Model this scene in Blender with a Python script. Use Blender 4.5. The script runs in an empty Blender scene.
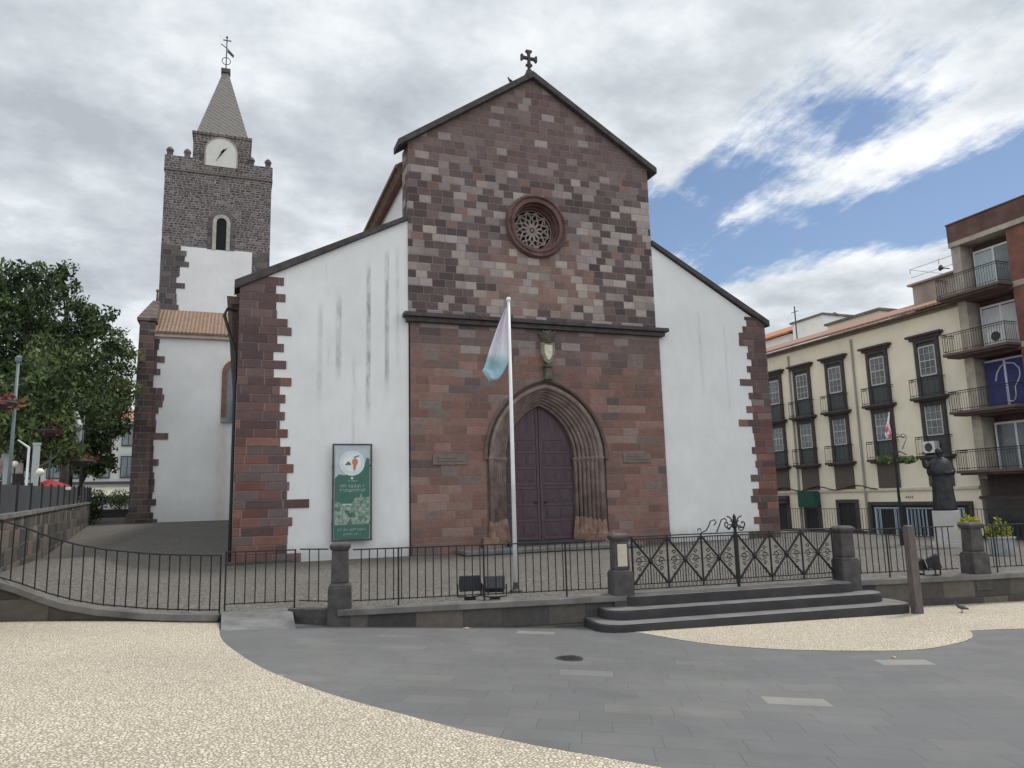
import bpy, bmesh, math, random
from mathutils import Vector, Matrix
random.seed(7)
S = bpy.context.scene
COL = S.collection
R = math.radians
# ------------------------------------------------------------------ camera
CAM = Vector((-11.312, -26.617, 1.9))
YAW, PITCH, ROLL, FPX = 0.3628, 0.1546, -0.0259, 740.4
FW = Vector((math.sin(YAW)*math.cos(PITCH), math.cos(YAW)*math.cos(PITCH), math.sin(PITCH)))
_r = Vector((math.cos(YAW), -math.sin(YAW), 0)); _u = _r.cross(FW)
RT = math.cos(ROLL)*_r + math.sin(ROLL)*_u
UP = -math.sin(ROLL)*_r + math.cos(ROLL)*_u
cam = bpy.data.objects.new('camera', bpy.data.cameras.new('camera')); COL.objects.link(cam)
m3 = Matrix((RT, UP, -FW)).transposed()
cam.matrix_world = Matrix.Translation(CAM) @ m3.to_4x4()
cam.data.sensor_width = 36; cam.data.lens = 36*FPX/1024; cam.data.clip_end = 3000; cam.data.clip_start = .05
S.camera = cam
def ray(u, v): return FW + RT*((u-512)/FPX) - UP*((v-384)/FPX)
def at(u, v, X=None, Y=None, Z=None, D=None):
    """world point seen along a photo direction, at a real distance (a plane X, Y, Z or a depth D)"""
    d = ray(u, v)
    t = D if D is not None else (X-CAM.x)/d.x if X is not None else (Y-CAM.y)/d.y if Y is not None else (Z-CAM.z)/d.z
    return CAM + d*t

# ------------------------------------------------------------------ node helper
class NT:
    def __init__(s, tree):
        s.t = tree; tree.nodes.clear()
    def n(s, typ, props=None, **inp):
        nd = s.t.nodes.new(typ)
        for k, v in (props or {}).items(): setattr(nd, k, v)
        for k, v in inp.items():
            key = int(k[1:]) if k[0] == 'i' and k[1:].isdigit() else k.replace('_', ' ')
            s.set(nd.inputs[key], v)
        return nd
    def set(s, sock, v):
        if isinstance(v, bpy.types.NodeSocket): s.t.links.new(v, sock)
        elif isinstance(v, bpy.types.Node): s.t.links.new(v.outputs[0], sock)
        else:
            if hasattr(sock.default_value, '__len__') and isinstance(v, (tuple, list)) and len(v) == 3 and len(sock.default_value) == 4: v = (*v, 1)
            sock.default_value = v
    def m(s, op, a, b=0.0, c=0.0, clamp=False):
        nd = s.t.nodes.new('ShaderNodeMath'); nd.operation = op; nd.use_clamp = clamp
        s.set(nd.inputs[0], a); s.set(nd.inputs[1], b); s.set(nd.inputs[2], c)
        return nd.outputs[0]
    def mix(s, f, a, b, mode='MIX'):
        nd = s.t.nodes.new('ShaderNodeMix'); nd.data_type = 'RGBA'; nd.blend_type = mode
        s.set(nd.inputs[0], f); s.set(nd.inputs[6], a); s.set(nd.inputs[7], b)
        return nd.outputs[2]
    def ramp(s, f, stops, interp='LINEAR'):
        nd = s.t.nodes.new('ShaderNodeValToRGB'); cr = nd.color_ramp; cr.interpolation = interp
        cr.elements[0].position = stops[0][0]; cr.elements[0].color = (*stops[0][1], 1)
        cr.elements[1].position = stops[1][0]; cr.elements[1].color = (*stops[1][1], 1)
        for p, c in stops[2:]:
            e = cr.elements.new(p); e.color = (*c, 1)
        s.set(nd.inputs[0], f); return nd.outputs[0]
    def smooth(s, v, lo, hi):
        nd = s.t.nodes.new('ShaderNodeMapRange'); nd.interpolation_type = 'SMOOTHSTEP'
        s.set(nd.inputs[0], v); nd.inputs[1].default_value = lo; nd.inputs[2].default_value = hi
        return nd.outputs[0]
    def noise(s, vec, scale, detail=3.0, rough=.55, out=0):
        nd = s.n('ShaderNodeTexNoise', None, Scale=scale, Detail=detail, Roughness=rough)
        if vec is not None: s.set(nd.inputs['Vector'], vec)
        return nd.outputs[out]
    def scale(s, vec, sc):
        nd = s.n('ShaderNodeMapping'); s.set(nd.inputs['Vector'], vec); nd.inputs['Scale'].default_value = sc
        return nd.outputs[0]

# ------------------------------------------------------------------ world
def v3(a): return (a, a, a)
SUN_EL, SUN_AZ = R(60), R(75)          # azimuth measured from +Y towards +X (sun behind and right of the church)
w = bpy.data.worlds.new('World'); S.world = w; w.use_nodes = True
g = NT(w.node_tree)
sky = g.n('ShaderNodeTexSky', dict(sky_type='NISHITA', sun_disc=False, sun_elevation=SUN_EL, sun_rotation=SUN_AZ, altitude=50, air_density=1.0, dust_density=.3, ozone_density=2.5))
tc = g.n('ShaderNodeTexCoord')
sx = g.n('ShaderNodeSeparateXYZ', None, i0=tc.outputs['Generated'])
zc = g.m('MAXIMUM', sx.outputs[2], 0.0)
el = g.m('MULTIPLY', g.m('ARCSINE', sx.outputs[2]), 57.2958)
az = g.m('MULTIPLY', g.m('ARCTAN2', sx.outputs[0], sx.outputs[1]), 57.2958)
den = g.m('ADD', zc, .18)
px_ = g.m('DIVIDE', sx.outputs[0], den); py_ = g.m('DIVIDE', sx.outputs[1], den)
cp = g.n('ShaderNodeCombineXYZ', None, X=px_, Y=py_).outputs[0]
n1 = g.noise(cp, 1.5, 9, .58); n2 = g.noise(cp, 5.0, 6, .62)
wob = g.noise(cp, 3.2, 7, .62)
def azel(u, v):
    d = ray(u, v).normalized(); return math.degrees(math.atan2(d.x, d.y)), math.degrees(math.asin(d.z))
def blob(u, v, sa, se, rot=0.0, amp=1.0):
    a0, e0 = azel(u, v)
    da = g.m('SUBTRACT', az, a0); de = g.m('SUBTRACT', el, e0)
    c, s_ = math.cos(R(rot)), math.sin(R(rot))
    p = g.m('ADD', g.m('MULTIPLY', da, c), g.m('MULTIPLY', de, s_)); q = g.m('SUBTRACT', g.m('MULTIPLY', de, c), g.m('MULTIPLY', da, s_))
    r = g.m('ADD', g.m('POWER', g.m('ABSOLUTE', g.m('DIVIDE', p, sa)), 2.0), g.m('POWER', g.m('ABSOLUTE', g.m('DIVIDE', q, se)), 2.0))
    return g.m('MULTIPLY', g.m('EXPONENT', g.m('MULTIPLY', r, -1.0)), amp)
bl = None
for args in [(670, 235, 5, 4.5, 0, 1.15), (760, 250, 8, 3.0, 8, 1.3), (850, 228, 9, 3.0, 12, 1.35), (940, 205, 9, 3.4, 8, 1.5), (1050, 190, 11, 4.0, 0, 1.5), (790, 130, 9, 4.0, 25, .86), (720, 175, 6, 3.6, 20, .98), (880, 110, 8, 3.0, 20, .78), (960, 80, 6, 2, 20, .6)]:
    b = blob(*args); bl = b if bl is None else g.m('MAXIMUM', bl, b)
wm = g.n('ShaderNodeMapping', None, Vector=cp); wm.inputs['Rotation'].default_value = (0, 0, R(-35)); wm.inputs['Scale'].default_value = (3.2, 1.0, 1)
wob2 = g.noise(wm.outputs[0], 4.0, 8, .66)
clear = g.m('ADD', bl, g.m('ADD', g.m('MULTIPLY', g.m('SUBTRACT', wob, .5), 2.2), g.m('MULTIPLY', g.m('SUBTRACT', wob2, .5), 1.25)))
clear = g.m('SUBTRACT', clear, blob(860, 318, 17, 3.2, 3, 1.1))
clear = g.smooth(clear, .36, 1.0)
cover = g.m('SUBTRACT', 1.0, g.m('MULTIPLY', clear, .97))
# cloud brightness: grey patches and white tops, with brightness added behind the viewer and overhead to fill the shaded walls
cb = g.m('ADD', g.m('MULTIPLY', n1, .72), g.m('MULTIPLY', n2, .28)); cb = g.m('ADD', g.m('MULTIPLY', g.m('SUBTRACT', cb, .5), 1.25), .5)
low = g.m('ADD', blob(60, 190, 22, 9, 0, .07), blob(330, 120, 16, 10, 0, .025))
cb = g.m('SUBTRACT', cb, low)
cb = g.m('ADD', cb, g.m('MULTIPLY', bl, .09))
cb = g.m('ADD', cb, blob(620, 60, 16, 9, 0, .07))
ccol = g.ramp(cb, [(.33, (.41, .445, .485)), (.45, (.555, .60, .64)), (.55, (.735, .77, .80)), (.66, (.93, .94, .95))])
back = g.smooth(sx.outputs[1], .35, -.5)
bgc = g.n('ShaderNodeBackground', None, Color=ccol, Strength=g.m('ADD', .90, g.m('MULTIPLY', back, .45)))
bgs = g.n('ShaderNodeBackground', None, Color=sky, Strength=.078)
mx = g.n('ShaderNodeMixShader', None, i0=cover, i1=bgs, i2=bgc)
g.n('ShaderNodeOutputWorld', None, Surface=mx)
sl = bpy.data.lights.new('sun', 'SUN'); sl.energy = 1.8; sl.angle = R(10); sl.color = (1, .96, .9)
so = bpy.data.objects.new('sun', sl); COL.objects.link(so)
sd = Vector((math.sin(SUN_AZ)*math.cos(SUN_EL), math.cos(SUN_AZ)*math.cos(SUN_EL), math.sin(SUN_EL)))
so.rotation_euler = sd.to_track_quat('Z', 'Y').to_euler(); so.location = (0, 0, 60)
vs = S.view_settings; vs.view_transform = 'Standard'; vs.look = 'None'; vs.gamma = 1; vs.exposure = 0.38
S.render.resolution_x = 1024; S.render.resolution_y = 768
S.render.engine = 'CYCLES'

# ------------------------------------------------------------------ materials
MATS = {}
def mat(name, col, rough=.75, var=.25, vs_=3.0, bump=0.0, bs=30.0, metal=0.0, stretch=None, spec=.4, col2=None):
    """plain material whose colour wanders between darker and lighter shades of itself"""
    if name in MATS: return MATS[name]
    m = bpy.data.materials.new(name); m.use_nodes = True; g = NT(m.node_tree)
    pos = g.n('ShaderNodeNewGeometry').outputs['Position']
    if stretch: pos = g.scale(pos, stretch)
    f = g.noise(pos, vs_, 6, .62)
    c1 = tuple(x*(1-var) for x in col); c2 = tuple(min(1, x*(1+var)) for x in (col2 or col))
    c = g.ramp(f, [(.32, c1), (.68, c2)])
    b = g.n('ShaderNodeBsdfPrincipled', None, Base_Color=c, Roughness=rough, Metallic=metal, Specular_IOR_Level=spec)
    if bump:
        bn = g.n('ShaderNodeBump', None, Strength=bump, Distance=.02, Height=g.noise(pos, bs, 5, .6)); g.set(b.inputs['Normal'], bn)
    g.n('ShaderNodeOutputMaterial', None, Surface=b); MATS[name] = m; return m

def stone(name, h, w0, wv, rampA, rampB, zlo, zhi, mortar=(.25, .22, .2), t=.012, cluster=.9, warp=.02, bump=.5, fine=.3, znoise=2.0, csc=.45, region=None):
    """coursed masonry: each block takes its own colour from a constant ramp; A below zlo, B above zhi"""
    m = bpy.data.materials.new(name); m.use_nodes = True; g = NT(m.node_tree)
    P = g.n('ShaderNodeNewGeometry').outputs['Position']
    s = g.n('ShaderNodeSeparateXYZ', None, i0=P)
    wn = g.m('MULTIPLY', g.m('SUBTRACT', g.noise(P, 2.5, 3), .5), warp*2)
    hx = g.m('ADD', g.m('ADD', s.outputs[0], s.outputs[1]), wn); z = g.m('ADD', s.outputs[2], wn)
    zr = g.m('DIVIDE', z, h); row = g.m('FLOOR', zr); fz = g.m('FRACT', zr)
    r1 = g.n('ShaderNodeTexWhiteNoise', dict(noise_dimensions='1D'), W=row).outputs[0]
    r2 = g.n('ShaderNodeTexWhiteNoise', dict(noise_dimensions='1D'), W=g.m('ADD', row, 77.3)).outputs[0]
    wd = g.m('ADD', g.m('MULTIPLY', r1, wv), w0)
    # joints wander a little along each course
    jn = g.noise(g.n('ShaderNodeCombineXYZ', None, X=hx, Y=g.m('MULTIPLY', row, 7.31)).outputs[0], .9, 1)
    c = g.m('ADD', g.m('DIVIDE', g.m('ADD', hx, g.m('MULTIPLY', r2, 5.0)), wd), g.m('MULTIPLY', jn, .9))
    colm = g.m('FLOOR', c); fc = g.m('FRACT', c)
    cv = g.n('ShaderNodeCombineXYZ', None, X=colm, Y=row).outputs[0]
    wid = g.n('ShaderNodeTexWhiteNoise', dict(noise_dimensions='2D'), Vector=cv)
    bx_ = g.m('SUBTRACT', g.m('MULTIPLY', colm, wd), g.m('MULTIPLY', r2, 5.0)); bz_ = g.m('MULTIPLY', row, h)
    BP = g.n('ShaderNodeCombineXYZ', None, X=bx_, Y=bz_).outputs[0]
    cl = g.m('MULTIPLY', g.m('SUBTRACT', g.noise(BP, csc, 3, .6), .5), cluster)
    idv = g.m('ADD', wid.outputs[0], cl, clamp=True)
    A = g.ramp(idv, rampA, 'CONSTANT'); B = g.ramp(idv, rampB, 'CONSTANT')
    zz = g.m('ADD', bz_, g.m('MULTIPLY', g.m('SUBTRACT', g.noise(BP, .8, 2), .5), znoise*2))
    base = g.mix(g.smooth(zz, zlo, zhi), A, B)
    if region:                       # a centre strip of the wall laid in other stones
        (x0, x1, z0, z1, rC) = region
        C_ = g.ramp(idv, rC, 'CONSTANT')
        xn = g.m('ADD', bx_, g.m('MULTIPLY', g.m('SUBTRACT', wid.outputs[0], .5), 1.6))
        f = g.m('MULTIPLY', g.m('MULTIPLY', g.m('GREATER_THAN', xn, x0), g.m('LESS_THAN', xn, x1)), g.m('MULTIPLY', g.m('GREATER_THAN', zz, z0), g.m('LESS_THAN', zz, z1)))
        base = g.mix(f, base, C_)
    val = g.m('ADD', .84, g.m('MULTIPLY', g.n('ShaderNodeSeparateColor', None, i0=wid.outputs[1]).outputs[1], .32))
    base = g.mix(1.0, base, g.n('ShaderNodeCombineXYZ', None, X=val, Y=val, Z=val).outputs[0], 'MULTIPLY')
    nf = g.noise(P, 7, 7, .65); nl = g.noise(P, .55, 5, .65); nn = g.m('MULTIPLY', g.m('ADD', 1-fine, g.m('MULTIPLY', nf, 2*fine)), g.m('ADD', .72, g.m('MULTIPLY', nl, .56)))
    base = g.mix(1.0, base, g.n('ShaderNodeCombineXYZ', None, X=nn, Y=nn, Z=nn).outputs[0], 'MULTIPLY')
    ez = g.m('MULTIPLY', g.m('MINIMUM', fz, g.m('SUBTRACT', 1.0, fz)), h)
    ex = g.m('MULTIPLY', g.m('MINIMUM', fc, g.m('SUBTRACT', 1.0, fc)), wd)
    ed = g.m('MINIMUM', ez, ex)
    mk = g.m('SUBTRACT', 1.0, g.smooth(ed, t*.5, t*1.5))
    mk = g.m('MULTIPLY', mk, g.m('ADD', .25, g.m('MULTIPLY', g.noise(P, 1.3, 4), .9)), clamp=True)
    base = g.mix(mk, base, mortar)
    hgt = g.m('ADD', g.smooth(ed, 0, t*2.2), g.m('MULTIPLY', g.noise(P, 22, 5, .65), .6))
    bn = g.n('ShaderNodeBump', None, Strength=bump, Distance=.02, Height=hgt)
    b = g.n('ShaderNodeBsdfPrincipled', None, Base_Color=base, Roughness=.88, Normal=bn, Specular_IOR_Level=.25)
    g.n('ShaderNodeOutputMaterial', None, Surface=b); MATS[name] = m; return m

PUR, PUR2, DRK = (.120, .088, .086), (.145, .106, .102), (.092, .071, .072)
RED, RED2, BRN = (.205, .125, .108), (.235, .15, .125), (.17, .12, .105)
GRY, GRY2, BEI, TAN = (.28, .24, .225), (.215, .18, .172), (.345, .29, .255), (.26, .19, .165)
M_upper = stone('stone_upper', .303, .42, .14,
    [(0, PUR), (.22, DRK), (.40, PUR2), (.50, PUR), (.58, GRY), (.70, (.34, .295, .27)), (.80, BEI), (.87, RED), (.91, GRY2)],
    [(0, PUR2), (.18, BRN), (.36, (.145, .10, .098)), (.55, (.19, .145, .135)), (.68, (.17, .125, .115)), (.84, GRY), (.91, (.20, .125, .105)), (.95, BRN)], 14.4, 15.6,
    mortar=(.24, .19, .17), region=(-2.2, 2.0, 9.0, 12.4, [(0, (.22, .14, .12)), (.25, TAN), (.45, (.25, .165, .14)), (.62, BEI), (.74, BRN), (.9, GRY)]))
M_lower = stone('stone_lower', .31, .62, .42,
    [(0, (.21, .12, .10)), (.18, (.175, .115, .10)), (.32, (.235, .14, .118)), (.5, (.25, .17, .145)), (.62, (.195, .115, .098)), (.78, (.22, .13, .108)), (.9, (.2, .16, .145)), (.96, PUR2)],
    [(0, PUR2), (.2, BRN), (.38, GRY2), (.55, (.18, .125, .115)), (.72, PUR), (.82, GRY), (.92, BRN)], 6.6, 7.8,
    mortar=(.22, .165, .14), t=.009, fine=.38)
M_quoin = stone('stone_quoin', .30, .55, .6,
    [(0, (.20, .10, .08)), (.18, PUR2), (.34, (.17, .085, .07)), (.5, (.11, .07, .068)), (.66, (.15, .085, .075)), (.82, (.22, .115, .09)), (.92, PUR2)],
    [(0, (.11, .075, .075)), (.2, (.135, .09, .09)), (.4, (.13, .085, .08)), (.6, (.085, .062, .066)), (.75, (.155, .105, .095)), (.9, GRY2), (.95, PUR)], 4.0, 7.0, mortar=(.27, .2, .18), t=.013)
M_tower = stone('stone_tower', .19, .24, .22,
    [(0, (.115, .095, .097)), (.25, (.075, .065, .07)), (.5, (.145, .12, .118)), (.7, (.09, .075, .08)), (.88, (.19, .165, .155))],
    [(0, (.10, .085, .08)), (.25, (.07, .062, .06)), (.5, (.13, .11, .1)), (.7, (.09, .075, .07)), (.88, (.17, .15, .135))], 27.5, 28.5,
    mortar=(.36, .33, .31), t=.026, warp=.14, bump=.9)
M_tquoin = stone('stone_tower_corner', .42, .5, .4,
    [(0, (.12, .085, .08)), (.3, (.09, .07, .07)), (.6, (.15, .1, .09)), (.85, (.1, .08, .08))],
    [(0, (.12, .102, .103)), (.3, (.09, .08, .085)), (.6, (.14, .12, .118)), (.85, (.11, .095, .097))], 14, 18, mortar=(.26, .23, .2), t=.016)

def plaster(name, col, streak=.5, seed=0.0, bands=None, grime=None, rust=None):
    m = bpy.data.materials.new(name); m.use_nodes = True; g = NT(m.node_tree)
    P = g.n('ShaderNodeNewGeometry').outputs['Position']; s = g.n('ShaderNodeSeparateXYZ', None, i0=P)
    hx = g.m('ADD', g.m('ADD', s.outputs[0], s.outputs[1]), seed)
    sv = g.n('ShaderNodeCombineXYZ', None, X=g.m('MULTIPLY', hx, 2.6), Y=g.m('MULTIPLY', s.outputs[2], .22)).outputs[0]
    st = g.smooth(g.noise(sv, 1.0, 5, .6), .56, .80)
    sp = g.noise(g.scale(P, (1, 1, .35)), 3.5, 7, .65)
    st = g.m('MULTIPLY', st, g.smooth(sp, .35, .62))
    blot = g.noise(P, .5, 5, .6)
    c = g.ramp(g.m('ADD', g.m('MULTIPLY', blot, .7), g.m('MULTIPLY', sp, .3)), [(.36, tuple(x*.88 for x in col)), (.62, col)])
    c = g.mix(g.m('MULTIPLY', st, streak), c, (.36, .36, .36))
    if bands:                       # run-off streaks below particular spots of the coping
        for (x0, wd, z0, z1, k) in bands:
            bx = g.m('SUBTRACT', 1.0, g.smooth(g.m('ABSOLUTE', g.m('SUBTRACT', s.outputs[0], x0)), wd*.25, wd))
            bz = g.m('MULTIPLY', g.smooth(s.outputs[2], z0-1.2, z0), g.m('SUBTRACT', 1.0, g.smooth(s.outputs[2], z1-.6, z1+.2)))
            f = g.m('MULTIPLY', g.m('MULTIPLY', bx, bz), g.m('MULTIPLY', g.smooth(sp, .25, .8), k), clamp=True)
            c = g.mix(f, c, (.2, .2, .205))
    if rust:
        (x0, wd, z0, z1) = rust
        bx = g.m('SUBTRACT', 1.0, g.smooth(g.m('ABSOLUTE', g.m('SUBTRACT', s.outputs[0], x0)), wd*.2, wd)); bz = g.m('SUBTRACT', 1.0, g.smooth(s.outputs[2], z1-.2, z1+.1))
        c = g.mix(g.m('MULTIPLY', g.m('MULTIPLY', bx, bz), g.m('MULTIPLY', g.smooth(sp, .2, .8), .55), clamp=True), c, (.55, .40, .27))
    if grime:
        gz = g.m('SUBTRACT', 1.0, g.smooth(g.m('ADD', s.outputs[2], g.m('MULTIPLY', sp, .5)), grime[0], grime[0]+grime[1]))
        c = g.mix(g.m('MULTIPLY', gz, .5), c, (.34, .33, .3))
    bn = g.n('ShaderNodeBump', None, Strength=.25, Distance=.02, Height=g.noise(P, 9, 7, .6))
    b = g.n('ShaderNodeBsdfPrincipled', None, Base_Color=c, Roughness=.9, Normal=bn, Specular_IOR_Level=.2)
    g.n('ShaderNodeOutputMaterial', None, Surface=b); MATS[name] = m; return m
M_white = plaster('white_plaster', (.79, .785, .775), .30, bands=[(-7.85, .15, 7.2, 9.6, .8), (-6.78, .12, 5.6, 10.8, 1.0), (-6.1, .12, 6.6, 11.3, .8), (-8.5, .14, 6.2, 9.2, .4), (-7.3, .1, 3.0, 7.4, .3), (-5.7, .1, 8, 11.5, .4), (7.6, .12, 7, 10, .3), (8.9, .1, 6, 9.4, .3)], grime=(.35, .6))
M_white2 = plaster('white_plaster_rear', (.79, .785, .775), .22, 9.0, rust=(-12.0, .5, 1, 7.5))
M_cream = plaster('cream_plaster', (.85, .785, .63), .22, 3.0)
M_dark = mat('basalt_dark', (.06, .055, .055), .8, .3, 4, .3)
M_coping = mat('coping_dark', (.068, .06, .06), .85, .35, 3, .3)
M_portal = mat('portal_stone', (.20, .15, .135), .85, .3, 2.2, .7, 18, col2=(.22, .165, .145))
M_portal2 = mat('portal_base_stone', (.2, .12, .09), .85, .4, 3.5, .6, 18, col2=(.24, .16, .12))
M_rose = mat('rose_ring_stone', (.13, .075, .065), .85, .35, 2.5, .5, 20)
M_trac = mat('tracery_stone', (.34, .285, .25), .85, .25, 5, .4, 30)
M_door = mat('purple_brown_timber', (.085, .055, .066), .55, .3, 2.5, .2, 12, stretch=(6, 6, .8))
M_door2 = mat('purple_brown_panel', (.07, .046, .056), .5, .3, 3, .2, 12, stretch=(6, 6, .8))
M_iron = mat('black_iron', (.022, .022, .024), .5, .3, 6, metal=.3)
M_iron2 = mat('grey_iron', (.07, .07, .072), .5, .3, 6, metal=.2)
M_basalt = mat('basalt_pillar', (.07, .063, .062), .8, .35, 5, .6, 25)
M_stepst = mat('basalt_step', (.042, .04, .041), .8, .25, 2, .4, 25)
M_cope2 = mat('kerb_stone', (.15, .145, .135), .85, .4, 1.6, .5, 20)
M_glass = mat('dark_glass', (.03, .035, .04), .12, .3, 1.5, spec=.6)
M_glassb = mat('pale_glass', (.12, .15, .17), .12, .35, 1.2, spec=.7)
M_wpaint = mat('white_paint', (.72, .73, .74), .5, .08, 2)
M_wood = mat('weathered_wood', (.12, .10, .095), .8, .35, 4, .4, 20, stretch=(8, 8, 1))
M_bronze = mat('dark_bronze', (.035, .036, .038), .45, .35, 6, .3, 15, metal=.5)
M_ped = mat('pale_marble', (.42, .41, .38), .6, .12, 1.6, .1)
M_plaque = mat('plaque_stone', (.17, .135, .12), .8, .2, 5, .2)
M_brick = mat('brown_render', (.13, .075, .065), .85, .3, 1.4, .4, 12)
M_brick2 = mat('red_brown_tile', (.19, .085, .062), .75, .3, 1.2, .4, 12)
M_concrete = mat('beige_concrete', (.40, .36, .30), .85, .25, 1.5, .3)

def tile_mat(name, c1, c2, ax=0):
    m = bpy.data.materials.new(name); m.use_nodes = True; g = NT(m.node_tree)
    P = g.n('ShaderNodeNewGeometry').outputs['Position']; s = g.n('ShaderNodeSeparateXYZ', None, i0=P)
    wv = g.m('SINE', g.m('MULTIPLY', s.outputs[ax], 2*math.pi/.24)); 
    rw = g.m('FRACT', g.m('MULTIPLY', s.outputs[2], 4.4))
    n = g.noise(P, 3.5, 6, .7)
    c = g.ramp(n, [(.3, c1), (.7, c2)])
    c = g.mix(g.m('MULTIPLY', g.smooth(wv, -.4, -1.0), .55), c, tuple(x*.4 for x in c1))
    bn = g.n('ShaderNodeBump', None, Strength=.8, Distance=.06, Height=g.m('ADD', g.m('MULTIPLY', wv, .5), g.m('MULTIPLY', rw, .4)))
    b = g.n('ShaderNodeBsdfPrincipled', None, Base_Color=c, Roughness=.85, Normal=bn)
    g.n('ShaderNodeOutputMaterial', None, Surface=b); return m
M_tile = tile_mat('clay_tiles', (.18, .115, .082), (.33, .215, .15), 0)
M_tileY = tile_mat('clay_tiles_red', (.26, .13, .095), (.42, .25, .19), 1)
M_tileO = tile_mat('clay_tiles_orange', (.42, .15, .07), (.55, .26, .14), 1)

def spire_mat():
    m = bpy.data.materials.new('spire_tiles'); m.use_nodes = True; g = NT(m.node_tree)
    P = g.n('ShaderNodeNewGeometry').outputs['Position']; s = g.n('ShaderNodeSeparateXYZ', None, i0=P)
    hx = g.m('ADD', s.outputs[0], s.outputs[1])
    a = g.m('FRACT', g.m('MULTIPLY', g.m('ADD', hx, g.m('MULTIPLY', s.outputs[2], 1.25)), 1.9))
    b_ = g.m('FRACT', g.m('MULTIPLY', s.outputs[2], 4.0))
    f = g.m('ADD', g.m('MULTIPLY', g.smooth(g.m('ABSOLUTE', g.m('SUBTRACT', a, .5)), .12, .36), .75), g.m('MULTIPLY', b_, .2))
    c = g.mix(f, (.23, .215, .19), (.085, .078, .072)); c = g.mix(.25, c, g.ramp(g.noise(P, 4, 5), [(.3, (.12, .11, .1)), (.7, (.38, .35, .3))]))
    b = g.n('ShaderNodeBsdfPrincipled', None, Base_Color=c, Roughness=.6)
    g.n('ShaderNodeOutputMaterial', None, Surface=b); return m
M_spire = spire_mat()

def cobble(name, cell, cols, joint, bump=.6, rnd=.9, patch=.25, edge=.08, axes=(1, 1, 0)):
    """small hand-set stones"""
    m = bpy.data.materials.new(name); m.use_nodes = True; g = NT(m.node_tree)
    P = g.n('ShaderNodeNewGeometry').outputs['Position']
    Pm = g.scale(P, axes)
    vo = g.n('ShaderNodeTexVoronoi', dict(feature='F1'), Vector=Pm, Scale=1/cell, Randomness=rnd)
    ve = g.n('ShaderNodeTexVoronoi', dict(feature='DISTANCE_TO_EDGE'), Vector=Pm, Scale=1/cell, Randomness=rnd)
    idv = g.n('ShaderNodeSeparateColor', None, i0=vo.outputs['Color']).outputs[0]
    c = g.ramp(idv, [(i/(len(cols)-1) if len(cols) > 1 else 0, k) for i, k in enumerate(cols)])
    pt = g.noise(P, .45, 6, .65); k = g.m('ADD', 1-patch, g.m('MULTIPLY', pt, patch*2))
    c = g.mix(1.0, c, g.n('ShaderNodeCombineXYZ', None, X=k, Y=k, Z=k).outputs[0], 'MULTIPLY')
    spk = g.smooth(g.noise(P, 9, 6, .7), .60, .75)
    c = g.mix(g.m('MULTIPLY', spk, .35), c, joint)
    mk = g.m('SUBTRACT', 1.0, g.smooth(ve.outputs[0], edge*.4, edge*1.6))
    c = g.mix(g.m('MULTIPLY', mk, .85), c, joint)
    bn = g.n('ShaderNodeBump', None, Strength=bump, Distance=.015, Height=g.m('ADD', g.smooth(ve.outputs[0], 0, edge*2.5), g.m('MULTIPLY', idv, .35)))
    b = g.n('ShaderNodeBsdfPrincipled', None, Base_Color=c, Roughness=.8, Normal=bn, Specular_IOR_Level=.3)
    g.n('ShaderNodeOutputMaterial', None, Surface=b); return m
M_mosaic = cobble('limestone_mosaic', .036, [(.50, .44, .34), (.64, .575, .46), (.57, .505, .40), (.70, .64, .535)], (.24, .20, .15), .7, .9, .26, .08)
M_fore = cobble('forecourt_setts', .11, [(.115, .106, .094), (.18, .167, .148), (.138, .127, .113), (.16, .149, .132)], (.072, .066, .059), .6, .7, .3, .09)

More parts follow.
